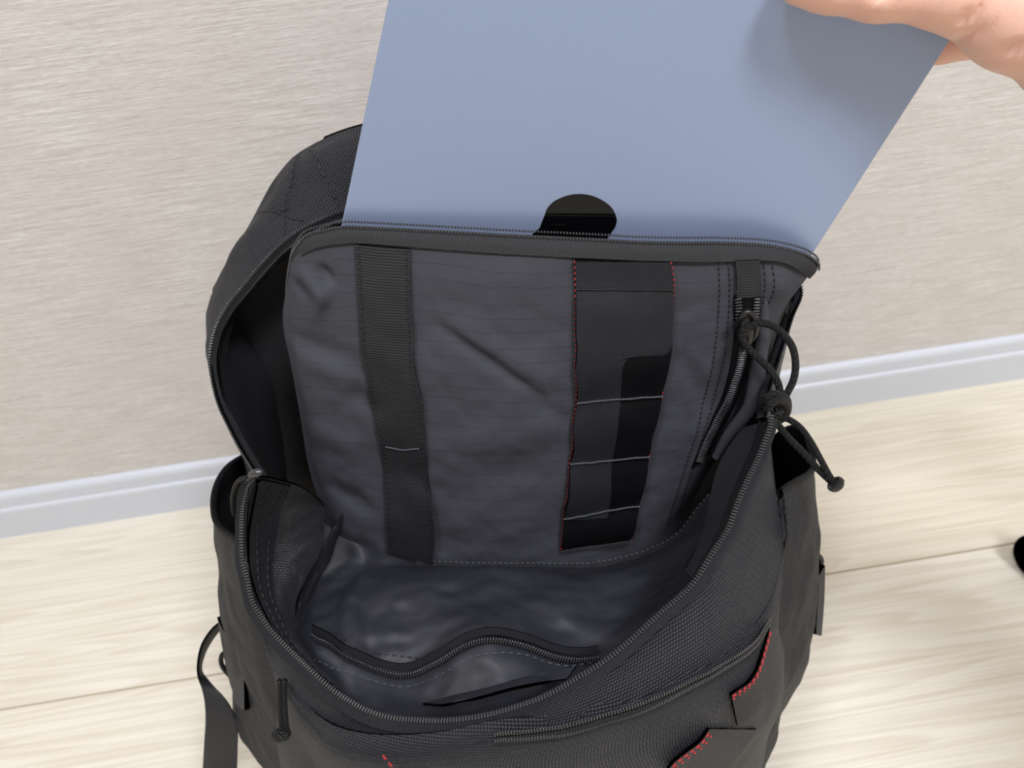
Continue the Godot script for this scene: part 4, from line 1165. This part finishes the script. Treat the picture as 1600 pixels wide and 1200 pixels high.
	for off in [0.0, 0.0026]:
		var q := c([-147.3, 340.6, 50, -150.8, 339.6, 48, -155.1, 335.5, 45, -158.5, 330.1, 43, -161.3, 323.1, 41, -163.2, 315.8, 39, -164.5, 308.4, 37])
		for k in q.size(): q[k] += Vector3(off, -off * 0.4, 0)
		obj("cord_loop", round_tube(q, 0.0013, 30), M.cord, lc)
	# cord hanging from the front band at lower left
	var fc := Node3D.new()
	fc.name = "cord_pull"
	bag.add_child(fc, true)
	for off in [0.0, 0.0024]:
		var q := c([-133.2, 261.8, 100, -134.3, 253.1, 101, -134.9, 244.2, 103, -135.1, 236, 105, -134.4, 230.6, 106])
		for k in q.size(): q[k] += Vector3(off, 0, 0.002)
		obj("cord_loop", round_tube(q, 0.0013, 24), M.cord, fc)
	obj("cord_end", tube(smooth_curve(c([-140.2, 227, 106, -137.5, 229.7, 108, -134.6, 231, 109, -132.3, 229.9, 109]), 14), func(f): return 0.0034 * pow(sin(PI * clampf(f, 0.06, 0.94)), 0.4), 12), M.cord, fc)
	# right side pocket
	var r0 := c([141.5, 283.7, -50, 139.4, 303.5, -35, 140.5, 318.8, -20, 142.1, 323.1, -8, 142.8, 319.6, 2, 141.8, 314.8, 12, 132.8, 319.3, 26, 121.7, 324.5, 38, 113.4, 326.7, 46, 107.4, 327.6, 52])
	var r1 := c([150.1, 223.7, -60, 153.3, 255.7, -40, 154.8, 276.1, -20, 153.4, 285.3, -5, 150.6, 286.3, 8, 145, 288.8, 22, 134.7, 293.6, 38, 123.5, 298.6, 50, 110, 304.4, 62])
	var r2 := c([157.1, 159.8, -65, 166.2, 190.7, -45, 166.4, 220.6, -20, 164, 234.2, -4, 159.3, 242.2, 10, 151.6, 247.5, 26, 139.1, 255.8, 44, 123.7, 263.9, 60, 107.9, 275.5, 74])
	var r3 := c([156.4, 100.2, -65, 172.9, 125.1, -45, 174.5, 158.7, -20, 170.7, 176.5, -2, 165.7, 185.1, 12, 154.8, 193.9, 32, 139.7, 206.8, 52, 124.2, 218.7, 68, 108.9, 234.6, 84])
	var r4 := c([156.4, 55.4, -60, 174.3, 73.2, -45, 175.3, 109.3, -20, 172.1, 132.5, -2, 167.3, 145.9, 12, 153.3, 162.1, 34, 137.4, 178.3, 54, 124, 191.8, 70, 113.4, 205.3, 84, 100.6, 222.4, 98])
	var r5 := c([147.1, -10, -50, 155.8, 11, -35, 157, 54, -10, 152.4, 85.6, 10, 146.9, 106.7, 25, 139, 131.7, 45, 132.5, 146.9, 60, 126.5, 155.5, 72, 117.5, 164.7, 84, 102.8, 177.6, 96])
	var r6 := c([110, 30.7, -66, 120, 27.9, -45, 125, 23, -15, 126, 20.4, 0, 126, 17.7, 15, 125, 14.9, 30, 122, 12, 45, 118, 9.2, 58, 106, 5.9, 70, 85, 2.1, 80])
	var rg := loft([r0, r1, r2, r3, r4, r5, r6], 80, 120)
	crumple(rg, 0.003, 0.05, 29)
	facing(rg, Vector3(1, 0.2, 0.1))
	var right := obj("side_pocket", sheet(rg, 0.0018), M.nylon_pouch, bag)
	tell(right, "right side pocket with a dark open mouth")
	obj("pocket_rim", tube(rg.row(0), func(_f): return 0.0017, 10), M.nylon_pouch, right)
	var rwall := loft([c([141.5, 269.9, -70, 126.1, 309.3, -20, 107, 347.4, 30, 97.9, 362.2, 52]), c([149, 221.2, -70, 134.5, 256.8, -20, 116.8, 298.2, 30, 98.8, 333, 72]), c([153.6, 157, -68, 138.9, 203.6, -20, 121.6, 252.2, 30, 96.6, 308.6, 88])], 30, 30)
	obj("side_wall", sheet(rwall, 0.001), M.lining_dark, bag)
	var rt := spread(c([153.1, 238.9, 16, 154.2, 229.6, 18, 155.2, 218.5, 20, 156, 208.4, 22, 157.2, 198.6, 23]), c([161.1, 238.4, 6, 162.5, 227.3, 8, 164.1, 213.4, 10, 165.4, 199.1, 12, 166.1, 187.2, 14]), 8, 16)
	for k in rt.p.size(): rt.p[k] += Vector3(0.004, 0, 0.002)
	rt.refresh()
	facing(rt, Vector3(1, 0.6, 0.5))
	obj("side_tab", sheet(rt, 0.003), M.leather, bag)
	obj("buckle", round_tube(c([163.7, 238.1, -2, 166.7, 235, -2, 167.9, 230.8, -2, 167.6, 226.6, -2, 169.6, 224.4, -2, 168.9, 222.2, -1]), 0.0017, 24), M.plastic, bag)
	# base of the pack
	var base := loft([c([-126, 7.9, -66, -60, 15.3, -72, 0, 21.5, -74, 60, 27, -72, 110, 30.7, -66]), c([-140, -1.7, -20, -70, 5, -20, 0, 11.8, -20, 60, 17.6, -20, 122, 23.6, -20]), c([-138, -10.5, 30, -70, -5.7, 40, 0, 1, 40, 60, 6.8, 40, 120, 14.5, 30]), c([-114, -15.4, 70, -60, -16.4, 105, 0, -13, 118, 60, -5.7, 110, 106, 6.6, 66])], 40, 30)
	for k in base.p.size(): base.p[k] += Vector3(0, 0.002, 0)
	obj("base_panel", sheet(base, 0.002), M.nylon, bag)

# ---------------------------------------------------------------- laptop
func slab(w: float, h: float, corner: float, thick: float, bevel: float) -> ArrayMesh:
	# a rounded plate in the plane of x and y, its outer face at z = 0 and its back at z = -thick
	var ring := []
	for q in [[w - corner, h - corner, 0.0], [corner, h - corner, PI / 2], [corner, corner, PI], [w - corner, corner, PI * 1.5]]:
		for k in 9:
			var f: float = q[2] + PI / 2 * k / 8.0
			ring.append([Vector2(q[0], q[1]), Vector2(cos(f), sin(f))])
	var b := Builder.new()
	var levels := []
	for k in 5:
		var f := PI / 2 * k / 4.0
		levels.append([bevel * (1.0 - sin(f)), -bevel * (1.0 - cos(f)), f])
	var count := ring.size()
	var rows := []
	for l in levels: rows.append([l[0], l[1], Vector2(sin(l[2]), cos(l[2]))])
	rows.reverse()
	# rows: from the side up to the face
	var all := []
	all.append([0.0, -thick, Vector2(1, 0)])
	all.append([0.0, -bevel, Vector2(1, 0)])
	for k in 5:
		var f := PI / 2 * k / 4.0
		all.append([bevel * (1.0 - cos(f)), -bevel + bevel * sin(f), Vector2(cos(f), sin(f))])
	for a in all:
		for q in ring:
			var p: Vector2 = q[0] + q[1] * (corner - a[0])
			b.v.append(Vector3(p.x, p.y, a[1]))
			b.n.append(Vector3(q[1].x * a[2].x, q[1].y * a[2].x, a[2].y).normalized())
			b.t.append(p)
	for k in all.size() - 1:
		for i in count:
			var i2 := (i + 1) % count
			b.quad(k * count + i, (k + 1) * count + i, (k + 1) * count + i2, k * count + i2)
	for e in [[all.size() - 1, 1.0], [0, -1.0]]:
		var first := b.v.size()
		b.v.append(Vector3(w / 2, h / 2, all[e[0]][1]))
		b.n.append(Vector3(0, 0, e[1]))
		b.t.append(Vector2(w / 2, h / 2))
		for i in count:
			b.v.append(b.v[int(e[0]) * count + i])
			b.n.append(Vector3(0, 0, e[1]))
			b.t.append(b.t[int(e[0]) * count + i])
		for i in count:
			var i2 := (i + 1) % count
			if e[1] > 0: b.x.append_array(PackedInt32Array([first, first + 1 + i2, first + 1 + i]))
			else: b.x.append_array(PackedInt32Array([first, first + 1 + i, first + 1 + i2]))
	return b.commit()

func laptop() -> void:
	var low := -0.115
	var tall := 0.325
	var o := thing("laptop", "closed blue-grey metal laptop with a black mirror emblem, held half out of the backpack", "laptop", LAPTOP_POSE * Transform3D(Basis(), Vector3(0, low, 0)))
	obj("lid", slab(0.23, tall, 0.010, 0.0042, 0.0008), M.aluminium, o)
	var base := obj("base", slab(0.23, tall, 0.010, 0.0068, 0.0008), M.aluminium, o)
	base.position.z = -0.0046
	for k in 2:
		var f := obj("hinge", box_mesh(Vector3(0.004, 0.06, 0.004), 0.001), M.key, o)
		f.position = Vector3(0.003, 0.07 + 0.19 * k, -0.0046)
	# emblem: a domed shape with a scooped left flank, inlaid flush with the lid
	var outline := PackedVector2Array()
	for q in EMBLEM: outline.append(Vector2(q[0], q[1]) * 0.001)
	var dense := PackedVector2Array()
	var n := outline.size()
	for k in n:
		for s in 8:
			dense.append(outline[k].cubic_interpolate(outline[(k + 1) % n], outline[(k + n - 1) % n], outline[(k + 2) % n], s / 8.0))
	var st := SurfaceTool.new()
	st.begin(Mesh.PRIMITIVE_TRIANGLES)
	var tri := Geometry2D.triangulate_polygon(dense)
	st.set_smooth_group(-1)
	for k in range(0, tri.size(), 3):
		var a := dense[tri[k]]
		var b := dense[tri[k + 1]]
		var d := dense[tri[k + 2]]
		var flip := (b - a).cross(d - a) > 0
		for p in ([a, d, b] if flip else [a, b, d]):
			st.add_vertex(Vector3(p.x, p.y, 0.00025))
	for k in dense.size():
		var a := dense[k]
		var b := dense[(k + 1) % dense.size()]
		for p in [[a, 0.00025], [b, 0.00025], [b, -0.0005], [a, 0.00025], [b, -0.0005], [a, -0.0005]]:
			st.add_vertex(Vector3(p[0].x, p[0].y, p[1]))
	st.generate_normals()
	var e := obj("emblem", st.commit(), M.mirror, o)
	e.position.y = -low
	tell(e, "glossy black emblem with a rounded top and a scooped left side")

# ---------------------------------------------------------------- person
func person() -> void:
	var t := thing("person", "right hand reaching in from the right edge, gripping the laptop between thumb and fingers", "person")
	var p := c([144.8, 526, 296, 156.3, 525, 298.1, 173.6, 522.3, 301.5, 201.2, 518.9, 307.8, 227.3, 508.2, 313.4, 256.5, 496.9, 322.4, 285.4, 482.9, 354.4])
	var f := c([261.6, 520.6, 268.4, 217.2, 525.1, 257.5, 194.2, 527.7, 257, 176.6, 529.2, 257.8, 259.9, 508.4, 268.4, 226.2, 510.5, 256.2, 204, 512.6, 255.7, 187.2, 514.3, 256.6, 256.8, 497.1, 268.3, 237.2, 496.1, 257, 217.3, 497.9, 256.7, 201.5, 499.6, 257.6, 254.2, 488.8, 270.2, 245.8, 483.1, 261.6, 232.9, 481.7, 260.8, 219.9, 482, 262])
	var bones := [[p[0], p[1], 0.0082, 0.0095], [p[1], p[2], 0.0099, 0.0113], [p[2], p[3], 0.0113, 0.0134], [p[3], p[4], 0.0136, 0.0192], [p[4], p[5], 0.0185, 0.0245], [p[5], p[6], 0.0245, 0.029]]
	for k in 4:
		var r := [0.0092, 0.0096, 0.0090, 0.0078][k] as float
		bones.append([f[k * 4], f[k * 4 + 1], r * 1.12, r])
		bones.append([f[k * 4 + 1], f[k * 4 + 2], r, r * 0.93])
		bones.append([f[k * 4 + 2], f[k * 4 + 3], r * 0.93, r * 0.8])
		bones.append([f[k * 4], p[5], r * 1.35, 0.021])
	bones.append([f[0], p[4], 0.010, 0.0165])
	bones.append([f[12], p[5], 0.0105, 0.023])
	var z := c([198.5, 508.3, 310.5, 200.2, 514, 324.6, 207.2, 519.7, 332, 204, 503.6, 314.9, 206, 510.3, 329, 214.9, 514.8, 335.6, 171.8, 518.7, 306.7, 169.8, 523.4, 312.5, 170, 527.3, 312.5, 216.2, 495.9, 315.7, 215.9, 501.4, 329.7, 222.2, 506.3, 340.1])
	var creases := []
	for k in range(0, z.size(), 3):
		creases.append([z[k], z[k + 1]])
		creases.append([z[k + 1], z[k + 2]])
	var arm := obj("hand", limbs(bones, 0.0022, 0.007, creases), M.skin, t)
	tell(arm, "bare right hand")
	# forearm runs on out of the picture to a rolled sleeve
	var elbow := p[6] + Vector3(0.16, 0.02, 0.16)
	obj("forearm", tube(smooth_curve(PackedVector3Array([p[5].lerp(p[6], 0.3), p[6], p[6].lerp(elbow, 0.5), elbow]), 30), func(k): return 0.026 + 0.014 * k, 20), M.skin, t)
	obj("sleeve", tube(smooth_curve(PackedVector3Array([p[6].lerp(elbow, 0.75), elbow, elbow + Vector3(0.05, 0.12, 0.16), elbow + Vector3(0.05, 0.25, 0.3)]), 30), func(k): return 0.05 + 0.02 * k, 20), M.sleeve, t)

func caster() -> void:
	var at := c([463.7, 22, 247.5])
	var o := thing("caster_wheel", "black rounded caster wheel cut by the right edge of the frame, on the floor", "caster wheel", Transform3D(Basis(Vector3.UP, 0.25), Vector3(at[0].x, 0.0, at[0].z)))
	for s in [-1.0, 1.0]:
		var wv := obj("wheel", lathe([Vector2(0.004, -0.008), Vector2(0.017, -0.008), Vector2(0.0205, -0.006), Vector2(0.022, -0.0025), Vector2(0.022, 0.0025), Vector2(0.0205, 0.006), Vector2(0.017, 0.008), Vector2(0.004, 0.008)]), M.rubber, o)
		wv.position = Vector3(s * 0.0115, 0.0222, 0)
	obj("hood", box_mesh(Vector3(0.006, 0.034, 0.03), 0.0025), M.plastic, o).position = Vector3(0, 0.032, 0)
	obj("stem", tube(PackedVector3Array([Vector3(0, 0.045, 0), Vector3(0, 0.06, 0), Vector3(0, 0.08, 0)]), func(_f): return 0.0055, 14), M.plastic, o)
